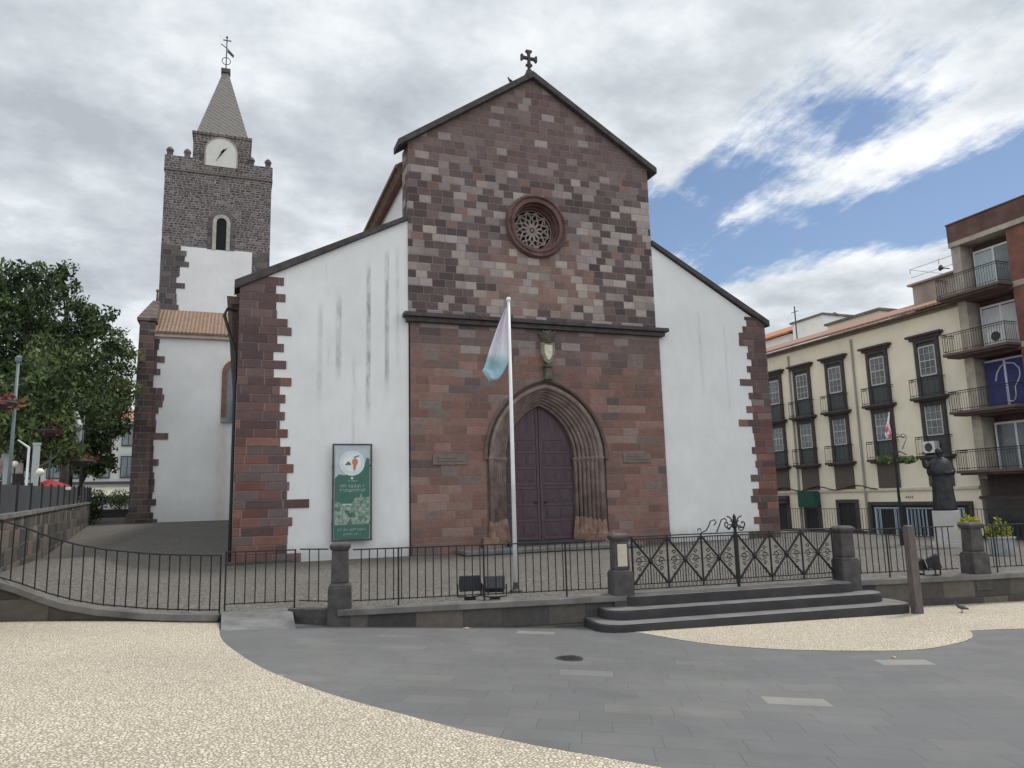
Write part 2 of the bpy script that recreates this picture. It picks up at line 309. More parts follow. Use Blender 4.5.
def slabs():
    m = bpy.data.materials.new('basalt_slabs'); m.use_nodes = True; g = NT(m.node_tree)
    P = g.n('ShaderNodeNewGeometry').outputs['Position']
    mp = g.n('ShaderNodeMapping', None, Vector=P); mp.inputs['Rotation'].default_value = (0, 0, R(27)); mp.inputs['Location'].default_value = (.3, .1, 0)
    s = g.n('ShaderNodeSeparateXYZ', None, i0=mp.outputs[0])
    ry = g.m('DIVIDE', s.outputs[1], .38); row = g.m('FLOOR', ry); fy = g.m('FRACT', ry)
    o = g.n('ShaderNodeTexWhiteNoise', dict(noise_dimensions='1D'), W=row).outputs[0]
    c = g.m('ADD', g.m('DIVIDE', s.outputs[0], .66), g.m('MULTIPLY', o, 7.0)); cx_ = g.m('FLOOR', c); fx = g.m('FRACT', c)
    wn = g.n('ShaderNodeTexWhiteNoise', dict(noise_dimensions='2D'), Vector=g.n('ShaderNodeCombineXYZ', None, X=cx_, Y=row).outputs[0]).outputs[0]
    idv = g.m('ADD', wn, g.m('MULTIPLY', g.m('SUBTRACT', g.noise(g.n('ShaderNodeCombineXYZ', None, X=cx_, Y=row).outputs[0], .22, 3), .5), .7), clamp=True)
    col = g.ramp(idv, [(0, (.118, .118, .119)), (.25, (.127, .127, .128)), (.5, (.122, .122, .124)), (.80, (.133, .132, .131)), (.90, (.142, .140, .136)), (.965, (.158, .155, .148)), (.990, (.225, .218, .20))], 'CONSTANT')
    k = g.m('ADD', .8, g.m('MULTIPLY', g.noise(P, 1.6, 8, .7), .4))
    col = g.mix(1.0, col, g.n('ShaderNodeCombineXYZ', None, X=k, Y=k, Z=k).outputs[0], 'MULTIPLY')
    # worn, dusty patches
    col = g.mix(g.m('MULTIPLY', g.smooth(g.noise(P, .33, 5, .6), .48, .72), .35), col, (.20, .195, .185))
    e = g.m('MINIMUM', g.m('MULTIPLY', g.m('MINIMUM', fy, g.m('SUBTRACT', 1.0, fy)), .42), g.m('MULTIPLY', g.m('MINIMUM', fx, g.m('SUBTRACT', 1.0, fx)), .82))
    mk = g.m('SUBTRACT', 1.0, g.smooth(e, .002, .009))
    stn = g.smooth(g.noise(g.scale(P, (1, .5, 1)), .9, 8, .72), .5, .66)
    col = g.mix(g.m('MULTIPLY', stn, .25), col, (.075, .076, .078))
    col = g.mix(g.m('MULTIPLY', mk, g.m('MULTIPLY', g.noise(P, 2.0, 3), 1.0), clamp=True), col, (.07, .07, .07))
    bn = g.n('ShaderNodeBump', None, Strength=.3, Distance=.01, Height=g.m('ADD', g.smooth(e, 0, .01), g.m('MULTIPLY', g.noise(P, 40, 4), .3)))
    b = g.n('ShaderNodeBsdfPrincipled', None, Base_Color=col, Roughness=.62, Normal=bn, Specular_IOR_Level=.35)
    g.n('ShaderNodeOutputMaterial', None, Surface=b); return m
M_slab = slabs()
M_wall = stone('retaining_wall', .42, .55, .5, [(0, (.085, .075, .068)), (.25, (.06, .055, .052)), (.5, (.105, .095, .08)), (.75, (.07, .064, .06)), (.9, (.14, .12, .10))],
    [(0, (.12, .105, .095)), (.5, (.15, .13, .115))], 90, 91, mortar=(.07, .06, .055), t=.012, fine=.45)
M_rubble = stone('rubble_wall', .38, .4, .5, [(0, (.085, .075, .066)), (.25, (.05, .046, .043)), (.5, (.12, .10, .08)), (.75, (.065, .06, .055)), (.9, (.16, .135, .105))],
    [(0, (.12, .105, .095)), (.5, (.15, .13, .115))], 90, 91, mortar=(.13, .12, .11), t=.02, warp=.15, fine=.45)

def leaf_mat(name, c1, c2, c3):
    m = bpy.data.materials.new(name); m.use_nodes = True; g = NT(m.node_tree)
    P = g.n('ShaderNodeNewGeometry')
    f = g.m('ADD', g.m('MULTIPLY', g.noise(P.outputs['Position'], .7, 3), .7), g.m('MULTIPLY', P.outputs['Random Per Island'], .35))
    c = g.ramp(f, [(.38, c1), (.52, c2), (.66, c3)])
    b = g.n('ShaderNodeBsdfPrincipled', None, Base_Color=c, Roughness=.6, Specular_IOR_Level=.3)
    t = g.n('ShaderNodeBsdfTranslucent', None, Color=c)
    x = g.n('ShaderNodeMixShader', None, i0=.22, i1=b, i2=t)
    g.n('ShaderNodeOutputMaterial', None, Surface=x); return m
M_leafA = leaf_mat('leaf_dark', (.014, .027, .012), (.05, .08, .032), (.12, .17, .06))
M_leafB = leaf_mat('leaf_mid', (.02, .036, .014), (.07, .11, .04), (.18, .23, .075))
M_leafR = leaf_mat('leaf_pink', (.16, .05, .05), (.3, .12, .09), (.12, .12, .04))
M_leafY = leaf_mat('leaf_yellow', (.10, .14, .03), (.35, .34, .05), (.6, .52, .06))
M_leafG = leaf_mat('leaf_fern', (.04, .07, .02), (.08, .13, .04), (.14, .2, .06))
M_bark = mat('bark', (.07, .055, .045), .9, .35, 6, .6, 12)

# ------------------------------------------------------------------ mesh helpers
ORG = {}
class MB:
    def __init__(s, M=None): s.v = []; s.f = []; s.M = M; s.fm = []; s.cur = 0
    def add(s, vs, fs):
        o = len(s.v)
        s.v += [(s.M @ Vector(p)) if s.M else Vector(p) for p in vs]
        s.f += [tuple(i+o for i in f) for f in fs]; s.fm += [s.cur]*len(fs)
        return s
    def box(s, x0, x1, y0, y1, z0, z1):
        return s.add([(x0,y0,z0),(x1,y0,z0),(x1,y1,z0),(x0,y1,z0),(x0,y0,z1),(x1,y0,z1),(x1,y1,z1),(x0,y1,z1)],
            [(0,3,2,1),(4,5,6,7),(0,1,5,4),(1,2,6,5),(2,3,7,6),(3,0,4,7)])
    def frust(s, c, w0, w1, z0, z1, d0=None, d1=None):
        d0 = w0 if d0 is None else d0; d1 = w1 if d1 is None else d1; x, y = c
        a = [(x-w0/2,y-d0/2,z0),(x+w0/2,y-d0/2,z0),(x+w0/2,y+d0/2,z0),(x-w0/2,y+d0/2,z0)]
        b = [(x-w1/2,y-d1/2,z1),(x+w1/2,y-d1/2,z1),(x+w1/2,y+d1/2,z1),(x-w1/2,y+d1/2,z1)]
        return s.add(a+b, [(0,3,2,1),(4,5,6,7),(0,1,5,4),(1,2,6,5),(2,3,7,6),(3,0,4,7)])
    def prism(s, pts, d):
        """closed outline pts (3D, one plane) pushed along vector d"""
        n = len(pts); d = Vector(d); a = [Vector(p) for p in pts]; b = [p+d for p in a]
        return s.add(a+b, [tuple(range(n))[::-1], tuple(range(n, 2*n))]+[(i, (i+1) % n, (i+1) % n+n, i+n) for i in range(n)])
    def tube(s, path, r, n=6, closed=False):
        P = [Vector(p) for p in path]; L = len(P); vs = []; rr = r if isinstance(r, (list, tuple)) else [r]*L
        prev = None
        for i, p in enumerate(P):
            if closed: t = P[(i+1) % L]-P[i-1]
            else: t = P[min(i+1, L-1)]-P[max(i-1, 0)]
            t.normalize()
            if prev is None:
                a = Vector((0, 0, 1)) if abs(t.z) < .9 else Vector((1, 0, 0)); x = a.cross(t).normalized()
            else:
                x = (prev - t*prev.dot(t)).normalized()
            prev = x; y = t.cross(x)
            vs += [p + (x*math.cos(2*math.pi*k/n)+y*math.sin(2*math.pi*k/n))*rr[i] for k in range(n)]
        fs = []
        for i in range(L if closed else L-1):
            j = (i+1) % L
            fs += [(i*n+k, i*n+(k+1) % n, j*n+(k+1) % n, j*n+k) for k in range(n)]
        if not closed: fs += [tuple(range(n))[::-1], tuple((L-1)*n+k for k in range(n))]
        return s.add(vs, fs)
    def lathe(s, prof, c=(0, 0, 0), n=12):
        vs = []; 
        for (r, z) in prof: vs += [(c[0]+r*math.cos(2*math.pi*k/n), c[1]+r*math.sin(2*math.pi*k/n), c[2]+z) for k in range(n)]
        L = len(prof); fs = [(i*n+k, i*n+(k+1) % n, (i+1)*n+(k+1) % n, (i+1)*n+k) for i in range(L-1) for k in range(n)]
        fs += [tuple(range(n))[::-1], tuple((L-1)*n+k for k in range(n))]
        return s.add(vs, fs)
    def ball(s, c, r, n=10, sc=(1, 1, 1)):
        prof = [(max(.001, math.sin(math.pi*i/7)), -math.cos(math.pi*i/7)) for i in range(8)]
        vs = []
        for (q, z) in prof: vs += [(c[0]+q*r*sc[0]*math.cos(2*math.pi*k/n), c[1]+q*r*sc[1]*math.sin(2*math.pi*k/n), c[2]+z*r*sc[2]) for k in range(n)]
        fs = [(i*n+k, i*n+(k+1) % n, (i+1)*n+(k+1) % n, (i+1)*n+k) for i in range(7) for k in range(n)]
        return s.add(vs, fs)
    def build(s, name, mats, parent=None, bevel=0, smooth=False, local=False):
        me = bpy.data.meshes.new(name)
        if parent is not None: org = ORG[parent]
        elif local or not s.v: org = Vector((0, 0, 0))
        else:
            xs = [p.x for p in s.v]; ys = [p.y for p in s.v]; zs = [p.z for p in s.v]
            org = Vector(((min(xs)+max(xs))/2, (min(ys)+max(ys))/2, min(zs)))
        me.from_pydata([p-org for p in s.v], [], s.f)
        if not isinstance(mats, (list, tuple)): mats = [mats]
        for m in mats: me.materials.append(m)
        if len(mats) > 1: me.polygons.foreach_set('material_index', s.fm)
        bm = bmesh.new(); bm.from_mesh(me); 
        if len(bm.faces) < 20000: bmesh.ops.recalc_face_normals(bm, faces=bm.faces)
        bm.to_mesh(me); bm.free()
        if smooth: me.polygons.foreach_set('use_smooth', [True]*len(me.polygons))
        me.update()
        o = bpy.data.objects.new(name, me); COL.objects.link(o)
        if parent is not None: o.parent = parent; ORG[o] = org
        else: o.location = org; ORG[o] = org
        if bevel:
            b = o.modifiers.new('bevel', 'BEVEL'); b.width = bevel; b.segments = 2; b.limit_method = 'ANGLE'
        return o
def tag(o, label, cat, group=None):
    o['label'] = label; o['category'] = cat
    if group: o['group'] = group
    return o
def thing(name, label, cat, loc=(0, 0, 0), group=None, rz=0):
    o = bpy.data.objects.new(name, None); COL.objects.link(o); o.location = loc; o.rotation_euler.z = rz; o.empty_display_size = .2
    ORG[o] = Vector(loc) if rz == 0 else None
    return tag(o, label, cat, group)
def local_thing(name, label, cat, group=None):
    o = thing(name, label, cat, (0, 0, 0), group); return o
def place(o, loc, rz=0): o.location = loc; o.rotation_euler.z = rz; return o
def copy_tree(o, parent=None, label=None):
    c = o.copy(); COL.objects.link(c); c.parent = parent
    if label: c['label'] = label
    for ch in [x for x in bpy.data.objects if x.parent == o]: copy_tree(ch, c)
    return c
def struct(o): o['kind'] = 'structure'; return o
def lerp(a, b, t): return a+(b-a)*t
def interp(x, xs, ys):
    if x <= xs[0]: return ys[0]
    for i in range(len(xs)-1):
        if x <= xs[i+1]: return lerp(ys[i], ys[i+1], (x-xs[i])/(xs[i+1]-xs[i]))
    return ys[-1]

# ------------------------------------------------------------------ ground
XC = -5.3
def zp(X, Y):          # the plaza: falls to the right and away, flatter on the right
    z = .07 - .0634*(min(X, XC)+15.1) - .0307*(Y+11.3)
    return z - .012*max(0, X-XC)
FP = [at(0, 581, D=12.8), at(16, 587, D=12.9), at(40, 596, D=13.0), at(66, 604, D=13.1), at(100, 609.5, D=13.2), at(146, 613.5, D=13.3), at(185, 615, D=13.3), at(220, 615, D=13.35)]
FPX_, FPZ_ = [p.x for p in FP], [p.z for p in FP]
EDGE = [Vector((-24, -7.5, FP[0].z)), Vector((-19, -9.6, FP[0].z))] + FP + [Vector((-10.25, -11.95, .04)), Vector((-9.45, -12.62, .04)), Vector((-4.23, -13.55, .04)), Vector((.86, -14.02, .04)), Vector((3.75, -14.6, .04)), Vector((9, -15.4, .04)), Vector((15, -16.3, .04))]
def zf(X, Y):
    z = interp(X, FPX_, FPZ_) if X < FPX_[-1] else interp(X, [FPX_[-1], -10.2], [FPZ_[-1], 0.0])
    return z*max(0, min(1, 1-(Y+11)/37)) + .04*max(0, Y)*(1 if X < -8 else 0)
ex = [p.x for p in EDGE]; ey = [p.y for p in EDGE]
def edgeY(X): return interp(X, ex, ey)
m = MB(); m.add([(-700, -700, -1.35), (700, -700, -1.35), (700, 900, -1.35), (-700, 900, -1.35)], [(0, 1, 2, 3)])
struct(m.build('ground', mat('asphalt', (.07, .068, .066), .9, .2, .3)))
m = MB(); Xs = [-60, -30, XC, 15, 60]; Ys = [-60, -30, -8.8]
for i in range(4):
    for j in range(2):
        q = [(Xs[i], Ys[j]), (Xs[i+1], Ys[j]), (Xs[i+1], Ys[j+1]), (Xs[i], Ys[j+1])]
        m.add([(x, y, zp(x, y)) for x, y in q], [(0, 1, 2, 3)])
struct(m.build('plaza_paving', M_slab))
# pale mosaic laid in sweeping curves
def hitp(u, v, dz=.0):
    z = -.2
    for _ in range(12):
        p = at(u, v, Z=z); z = zp(p.x, p.y)+dz
    return at(u, v, Z=z)
def smooth_curve(pts, k=6):
    out = []
    for i in range(len(pts)-1):
        p0 = pts[max(i-1, 0)]; p1 = pts[i]; p2 = pts[i+1]; p3 = pts[min(i+2, len(pts)-1)]
        for j in range(k):
            t = j/k
            out.append(.5*((2*p1)+(p2-p0)*t+(2*p0-5*p1+4*p2-p3)*t*t+(3*p1-p0-3*p2+p3)*t*t*t))
    out.append(pts[-1]); return out
cv = smooth_curve([hitp(*q) for q in [(219, 629), (222, 640), (236, 652), (262, 668), (300, 684), (345, 699), (400, 714), (470, 732), (540, 747), (620, 761), (700, 775), (800, 792)]])
poly = [Vector((p.x, p.y, zp(p.x, p.y)+.005)) for p in cv]
for (x, y) in [(-7.2, -27.5), (-7.2, -40), (-40, -40), (-40, -7.2), (-24, -7.9), (-19, -9.95)]: poly.append(Vector((x, y, zp(x, y)+.005)))
for p in FP: poly.append(Vector((p.x, p.y-.16, zp(p.x, p.y-.16)+.005)))
m = MB(); m.add(poly, [tuple(range(len(poly)))]); struct(m.build('mosaic_paving', M_mosaic))
lo = smooth_curve([hitp(*q) for q in [(600, 628), (640, 633), (700, 643), (770, 649), (850, 651), (915, 650), (950, 645), (968, 640), (973, 636), (970, 631)]], 5) + [hitp(1000, 629.5), hitp(1024, 629), hitp(1200, 624)]
poly = [Vector((p.x, p.y, zp(p.x, p.y)+.005)) for p in lo]
for X in (14, 9, 3.75, .86, -4.2): poly.append(Vector((X, edgeY(X)-.1, zp(X, edgeY(X)-.1)+.005)))
m = MB(); m.add(poly, [tuple(range(len(poly)))]); struct(m.build('mosaic_paving', M_mosaic))
# raised forecourt sheet, its front edge on the fence line, back edge behind the church
m = MB(); XX = []
x = -24.0
while x < 15.01: XX.append(x); x += .5
YF = [0, .1, .25, .5, .8]; YR = [-5, 0, 5, 10, 15, 20, 26, 32, 45, 70]
nn = len(YF)+len(YR)
for X in XX:
    e = edgeY(X)
    col = [lerp(e, -6, t) for t in YF]+YR
    m.v += [Vector((X, Y, zf(X, Y))) for Y in col]
for i in range(len(XX)-1):
    for j in range(nn-1): m.f.append((i*nn+j, (i+1)*nn+j, (i+1)*nn+j+1, i*nn+j+1)); m.fm.append(0)
struct(m.build('forecourt_paving', M_fore, smooth=True))
# kerb strip (light slabs) behind the railing
m = MB()
def strip(m, pts, w0, w1, z0, z1):
    """solid band following a polyline; w0/w1 offsets to the street side (negative Y-ish), z0/z1 relative or absolute tops"""
    P = [Vector(p) for p in pts]; n = len(P); N = []
    for i in range(n):
        t = P[min(i+1, n-1)]-P[max(i-1, 0)]; t.z = 0; t.normalize(); N.append(Vector((t.y, -t.x, 0)))
    vs = []
    for i in range(n):
        a = P[i]+N[i]*w0; b = P[i]+N[i]*w1
        za = z0(P[i]) if callable(z0) else z0; zb = z1(P[i]) if callable(z1) else z1
        vs += [(a.x, a.y, za), (b.x, b.y, za), (b.x, b.y, zb), (a.x, a.y, zb)]
    fs = []
    for i in range(n-1):
        o = i*4
        for k in range(4): fs.append((o+k, o+(k+1) % 4, o+4+(k+1) % 4, o+4+k))
    fs += [(0, 3, 2, 1), (n*4-4, n*4-3, n*4-2, n*4-1)]
    m.add(vs, fs)
LEFT = EDGE[:10]
m = MB(); strip(m, LEFT, -.12, .17, lambda p: p.z-.09, lambda p: p.z+.035)
kerbL = thing('retaining_kerb', 'curved grey stone kerb rising to the left under the black railing', 'kerb', (LEFT[5].x, LEFT[5].y, -.4))
m.build('coping', M_cope2, kerbL, bevel=.015)
m = MB(); strip(m, LEFT, -.1, .13, -1.3, lambda p: p.z-.092); m.build('wall', M_wall, kerbL)
RW = EDGE[11:]
rw = thing('retaining_wall', 'low dark basalt wall with grey coping below the forecourt railing', 'wall', (RW[1].x, RW[1].y, -.6))
m = MB(); strip(m, RW, -.15, .26, lambda p: p.z-.1, lambda p: p.z+.012); m.build('coping', M_cope2, rw, bevel=.015)
m = MB(); strip(m, RW, -.12, .2, -1.3, lambda p: p.z-.102); m.build('wall', M_wall, rw)
# ramp between kerb and wall
a, b = Vector((FP[-1].x+.02, FP[-1].y-.02, .03)), Vector((-10.2, -11.98, .03))
c, d = hitp(296, 629), hitp(221, 631)
m = MB(); m.add([a, b, Vector((c.x, c.y, c.z-.01)), Vector((d.x, d.y, d.z-.01)), Vector((a.x, a.y, -.6)), Vector((b.x, b.y, -.6)), Vector((c.x, c.y, -.6)), Vector((d.x, d.y, -.6))],
    [(0, 1, 2, 3), (0, 4, 5, 1), (1, 5, 6, 2), (2, 6, 7, 3), (3, 7, 4, 0), (4, 7, 6, 5)])
struct(m.build('ramp', mat('ramp_concrete', (.155, .154, .151), .85, .25, 3, .3)))
m = MB(); strip(m, [Vector((-10.2, -11.98, .04)), Vector((-9.62, -12.46, .04)), Vector((-9.1, -12.68, .04))], -.12, .14, -.6, lambda p: p.z-.0); o = m.build('basalt_plinth', M_basalt, bevel=.015)
tag(o, 'low dark basalt plinth between the ramp and the pillar below the banner', 'plinth')
# steps below the gate
st = thing('stone_steps', 'three dark basalt steps with rounded ends up to the ornate iron gate', 'steps', (-1.2, -14.4, -.6))
g0, g1 = Vector((-4.55, -13.55, 0)), Vector((1.05, -14.12, 0))
dirx = (g1-g0).normalized(); nrm = Vector((dirx.y, -dirx.x, 0))
def step_slab(l, r, out, z0, z1, name='step'):
    rad = .42; pts = []
    o = g0
    def q(a, b_): return o+dirx*a+nrm*b_
    P2 = [q(-l, -.1)]
    P2 += [q(-l+rad-rad*math.cos(t), out-rad+rad*math.sin(t)) for t in [i*math.pi/12 for i in range(7)]]
    L = (g1-g0).length
    P2 += [q(L+r-rad+rad*math.sin(t), out-rad+rad*math.cos(t)) for t in [i*math.pi/12 for i in range(7)]]
    P2 += [q(L+r, -.1)]
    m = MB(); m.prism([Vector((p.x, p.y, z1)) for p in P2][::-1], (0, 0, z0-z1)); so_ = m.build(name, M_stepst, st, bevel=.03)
    ce = sum(P2, Vector())/len(P2); m = MB(); m.prism([Vector((p.x, p.y, z1+.004)) for p in [q_ + (ce-q_).normalized()*.035 for q_ in P2]][::-1], (0, 0, -.003)); m.build('worn_lit_tread', mat('worn_lit_tread', (.15, .146, .143), .8, .25, 2.5, .3), so_)  # lighter cap against dark body: wear plus riser shade put into the colours
    return so_
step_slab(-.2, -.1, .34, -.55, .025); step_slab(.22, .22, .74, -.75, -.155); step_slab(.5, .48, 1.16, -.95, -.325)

# ------------------------------------------------------------------ the church
CH = thing('church', 'large red stone and white plaster church with rose window and clock tower', 'church', (0, 0, 0))
WL, WR = -5.3, 5.38          # upper block
LL, LR = -5.24, 5.46         # lower block
ZC0, ZC1 = 8.56, 8.86
EL, ER, AP = 15.72, 16.12, 19.35
RC, RR = (0.0, 12.86), 1.02  # rose centre and opening
DX = .15                    # portal axis
def arch_half(hw, zs, zt, n=14, side=1):
    """pointed-arch half outline from springing to the tip, x relative to the axis"""
    # centre on springing line so that the arc passes (hw,zs) and (0,zt)
    H = zt-zs; c = (hw*hw-H*H)/(2*hw); r = hw-c
    a1 = math.atan2(H, -c)
    return [(side*(c+r*math.cos(a1*i/n)), zs+r*math.sin(a1*i/n)) for i in range(n+1)]
OH, OS, OT = 2.52, 3.45, 6.45     # wall opening: half width, springing, tip
yF = -.12; yB = .9
fw = MB()
for sd_ in (-1, 1):               # lower front, both halves around the portal
    arc = arch_half(OH, OS, OT, 14, sd_)
    P = [(DX+sd_*OH, -.3)] + [(DX+x, z) for x, z in arc] + [(DX, ZC0), ((LL if sd_ < 0 else LR), ZC0), ((LL if sd_ < 0 else LR), -.3)]
    fw.prism([(x, yF, z) for x, z in P], (0, 1.0, 0))
fw.build('lower_front_wall', M_lower, CH)
fw = MB(); n = 24
for sd_ in (-1, 1):
    circ = [(RC[0]+sd_*RR*math.sin(math.pi*i/n), RC[1]-RR*math.cos(math.pi*i/n)) for i in range(n+1)]
    P = [(RC[0], ZC1)] + circ + [(RC[0], AP), ((WL if sd_ < 0 else WR), (EL if sd_ < 0 else ER)), ((WL if sd_ < 0 else WR), ZC1)]
    fw.prism([(x, -.04, z) for x, z in P], (0, 1.0, 0))
fw.build('upper_front_wall', M_upper, CH)
m = MB(); m.box(LL-.28, LR+.34, -.42, .2, ZC1-.14, ZC1+.02); m.box(LL-.16, LR+.2, -.3, .2, ZC0-.02, ZC1-.142); m.build('cornice', M_coping, CH, bevel=.02)
# gable coping
m = MB()
for (x0, z0, x1, z1) in [(-5.72, EL-.02, .0, AP+.28), (5.74, ER+.0, .0, AP+.28)]:
    m.prism([(x0, -.28, z0), (x1, -.28, z1), (x1, -.28, z1-.27), (x0, -.28, z0-.27)], (0, .9, 0))
m.build('gable_coping', M_coping, CH, bevel=.015)
# aisle fronts
AWL, AWR = -11.2, 11.05
for (xa, xb, nm) in [(AWL, LL, 1), (LR, AWR, -1)]:
    m = MB()
    if nm > 0: P = [(xa, .0, -.3), (xb-.05, .0, -.3), (xb-.05, .0, 12.55), (xa, .0, 9.45)]
    else: P = [(xa+.02, .0, -.3), (xb, .0, -.3), (xb, .0, 9.4), (xa-.1, .0, 12.62), (xa-.1, 0, 9), (xa+.02, 0, 8.9)]
    m.prism(P, (0, .8, 0)); m.build('aisle_front_wall', M_white, CH)
    m = MB()
    if nm > 0: m.prism([(-11.42, -.14, 9.66), (WL-.02, -.14, 12.72), (WL-.02, -.14, 12.54), (-11.42, -.14, 9.34)], (0, .9, 0))
    else: m.prism([(11.3, -.14, 9.62), (WR+.02, -.14, 12.82), (WR+.02, -.14, 12.62), (11.3, -.14, 9.34)], (0, .9, 0))
    m.build('aisle_coping', M_coping, CH, bevel=.01)
# quoins: toothed courses
def quoin(x_out, sgn, z0, z1, h, wmin, wvar, y0=-.035, y1=.6, mm=None, parent=None, name='corner_stones', seed=1, long_=.25):
    rnd = random.Random(seed); m = MB(); z = math.floor(z0/h)*h; k = 0
    while z < z1:
        za, zb = max(z, z0), min(z+h, z1)
        wm_ = wmin(z) if callable(wmin) else wmin
        wd = wm_ + wvar*rnd.choice((.1, .25, .5, .7, .9)) + rnd.uniform(0, .1) + (.25 if rnd.random() < long_*.5 else 0)
        if k % 2 == 0 and rnd.random() < .8: wd = wm_ + rnd.uniform(0, .15)
        xi = x_out+sgn*wd
        jy = rnd.uniform(-.008, .008)
        if 9.35 < zb < 10.6: x_out2 = x_out+sgn*max(0, (zb-9.66)/.525-.1)
        else: x_out2 = x_out
        m.box(min(x_out2, xi), max(x_out2, xi), y0+jy, y1, za, zb-.004) if (x_out2-xi)*sgn < -.05 or z > 12 else None; z += h; k += 1
    return m.build(name, mm or M_quoin, parent or CH, bevel=.012)
quoin(-11.24, 1, -.25, 9.9, .30, lambda z: 1.62 if z < 3.4 else (1.28 if z < 6 else 1.1), .55, seed=4)
quoin(11.09, -1, -.25, 9.75, .30, lambda z: .95 if z < 5 else .85, .55, seed=9)
m = MB(); m.box(-11.4, -9.35, -.12, .5, -.25, .1); m.build('plinth', M_basalt, CH, bevel=.02)
# aisle side walls, nave body and roofs behind the fronts
m = MB(); m.box(-11.2, -11.0, .62, 25.9, -.3, 9.1); m.box(10.85, 11.05, .81, 40, -.3, 9.1); m.build('aisle_side_wall', M_white2, CH)
m = MB(); m.add([(-11.22, .45, 9.22), (-11.22, .45, 8.95), (-11.5, .45, 8.95), (-11.66, .45, 9.22), (-11.22, 25.8, 9.22), (-11.22, 25.8, 8.95), (-11.32, 25.8, 8.95), (-11.4, 25.8, 9.22)], [(0, 1, 2, 3), (7, 6, 5, 4), (0, 4, 5, 1), (1, 5, 6, 2), (2, 6, 7, 3), (3, 7, 4, 0)]); m.build('side_eave', mat('eave_stone', (.12, .075, .06), .85, .3, 3, .3), CH)
m = MB(); m.prism([(-11.35, .9, 9.42), (-5.3, .9, 12.45), (-5.3, .9, 12.3), (-11.35, .9, 9.27)], (0, 24.8, 0)); m.prism([(11.3, .9, 9.22), (5.3, .9, 12.6), (5.3, .9, 12.45), (11.3, .9, 9.07)], (0, 39, 0)); m.build('aisle_roof', M_tile, CH)
m = MB(); m.box(-5.05, -4.85, .97, 44, 9, 15.0); m.box(4.85, 5.05, .97, 44, 9, 15.0); m.build('clerestory_wall', M_white2, CH)
m = MB(); m.prism([(-5.06, .98, 15.2), (-5.06, .98, 14.92), (-5.35, .98, 14.86), (-5.5, .98, 15.1), (-5.5, .98, 15.2)], (0, 43, 0)); m.build('clerestory_eave', mat('eave_brown', (.16, .095, .075), .85, .3, 3, .3), CH)
m = MB(); m.prism([(-5.58, .98, 15.22), (0, .98, 18.7), (5.7, .98, 15.22), (5.7, .98, 15.08), (0, .98, 18.5), (-5.58, .98, 15.08)], (0, 43, 0)); m.build('nave_roof', M_tile, CH)
# downpipe on the aisle corner
m = MB(); m.tube([(-11.3, .5, 8.7), (-11.62, .4, 8.75), (-11.72, .35, 8.5), (-11.34, .2, 7.2), (-11.3, .12, 6.8), (-11.3, .12, .1)], .055, 7); m.build('downpipe', M_iron, CH)

# portal: nested orders, each a swept moulding from base to tip and back
def sweep(path, prof, name, mm, parent, smooth=False):
    """path in the x-z plane; prof = list of (offset outward, y)"""
    m = MB(); n = len(path); k = len(prof); vs = []
    for i in range(n):
        a = path[max(i-1, 0)]; b = path[min(i+1, n-1)]
        tx, tz = b[0]-a[0], b[1]-a[1]; L = math.hypot(tx, tz) or 1; nx, nz = -tz/L, tx/L
        # mitre at the tip
        if 0 < i < n-1:
            t1 = (path[i][0]-a[0], path[i][1]-a[1]); l1 = math.hypot(*t1) or 1
            n1_ = (-t1[1]/l1, t1[0]/l1); dt = n1_[0]*nx+n1_[1]*nz; nx, nz = nx/max(dt, .5), nz/max(dt, .5)
        vs += [(path[i][0]+nx*o, y, path[i][1]+nz*o) for (o, y) in prof]
    fs = [(i*k+j, i*k+(j+1) % k, (i+1)*k+(j+1) % k, (i+1)*k+j) for i in range(n-1) for j in range(k)]
    fs += [tuple(range(k))[::-1], tuple((n-1)*k+j for j in range(k))]
    m.add(vs, fs); return m.build(name, mm, parent, smooth=smooth)
def arch_path(hw, zs, zt, z0):
    L = arch_half(hw, zs, zt, 16, -1); Rr = arch_half(hw, zs, zt, 16, 1)
    return [(DX-hw, z0)]+[(DX+x, z) for x, z in L]+[(DX+x, z) for x, z in Rr[::-1]][1:]+[(DX+hw, z0)]
portal_o = MB().box(DX-1.6, DX+1.6, .1, .85, .02, .298).build('doorstep', M_stepst, CH, bevel=.02)
orders = 7
for k in range(orders):
    t = k/(orders-1)
    hw = lerp(2.42, 1.62, t); zt = lerp(6.36, 5.74, t); y = lerp(-.10, .62, t); r = lerp(.105, .075, t)
    path = arch_path(hw, 3.47, zt, .62)
    s_ = 10
    prof = [(-r+r*.0+r*math.cos(2*math.pi*j/s_), y+r*math.sin(2*math.pi*j/s_)) for j in range(s_)]
    sweep(path, prof, 'archivolt', M_portal, CH, True)
    # square step behind each roll
    prof2 = [(-.12, y+.07), (.10, y+.07), (.10, y+.22), (-.12, y+.22)]
    sweep(arch_path(hw, 3.47, zt, .05), prof2, 'archivolt_backing', M_portal, CH)
# outer hood mould
sweep(arch_path(2.52, 3.47, 6.5, 3.4), [(-.04, -.1), (-.04, -.2), (.03, -.25), (.09, -.2), (.09, -.1)], 'hood_mould', mat('hood_stone', (.13, .10, .085), .85, .3, 3, .4), CH)
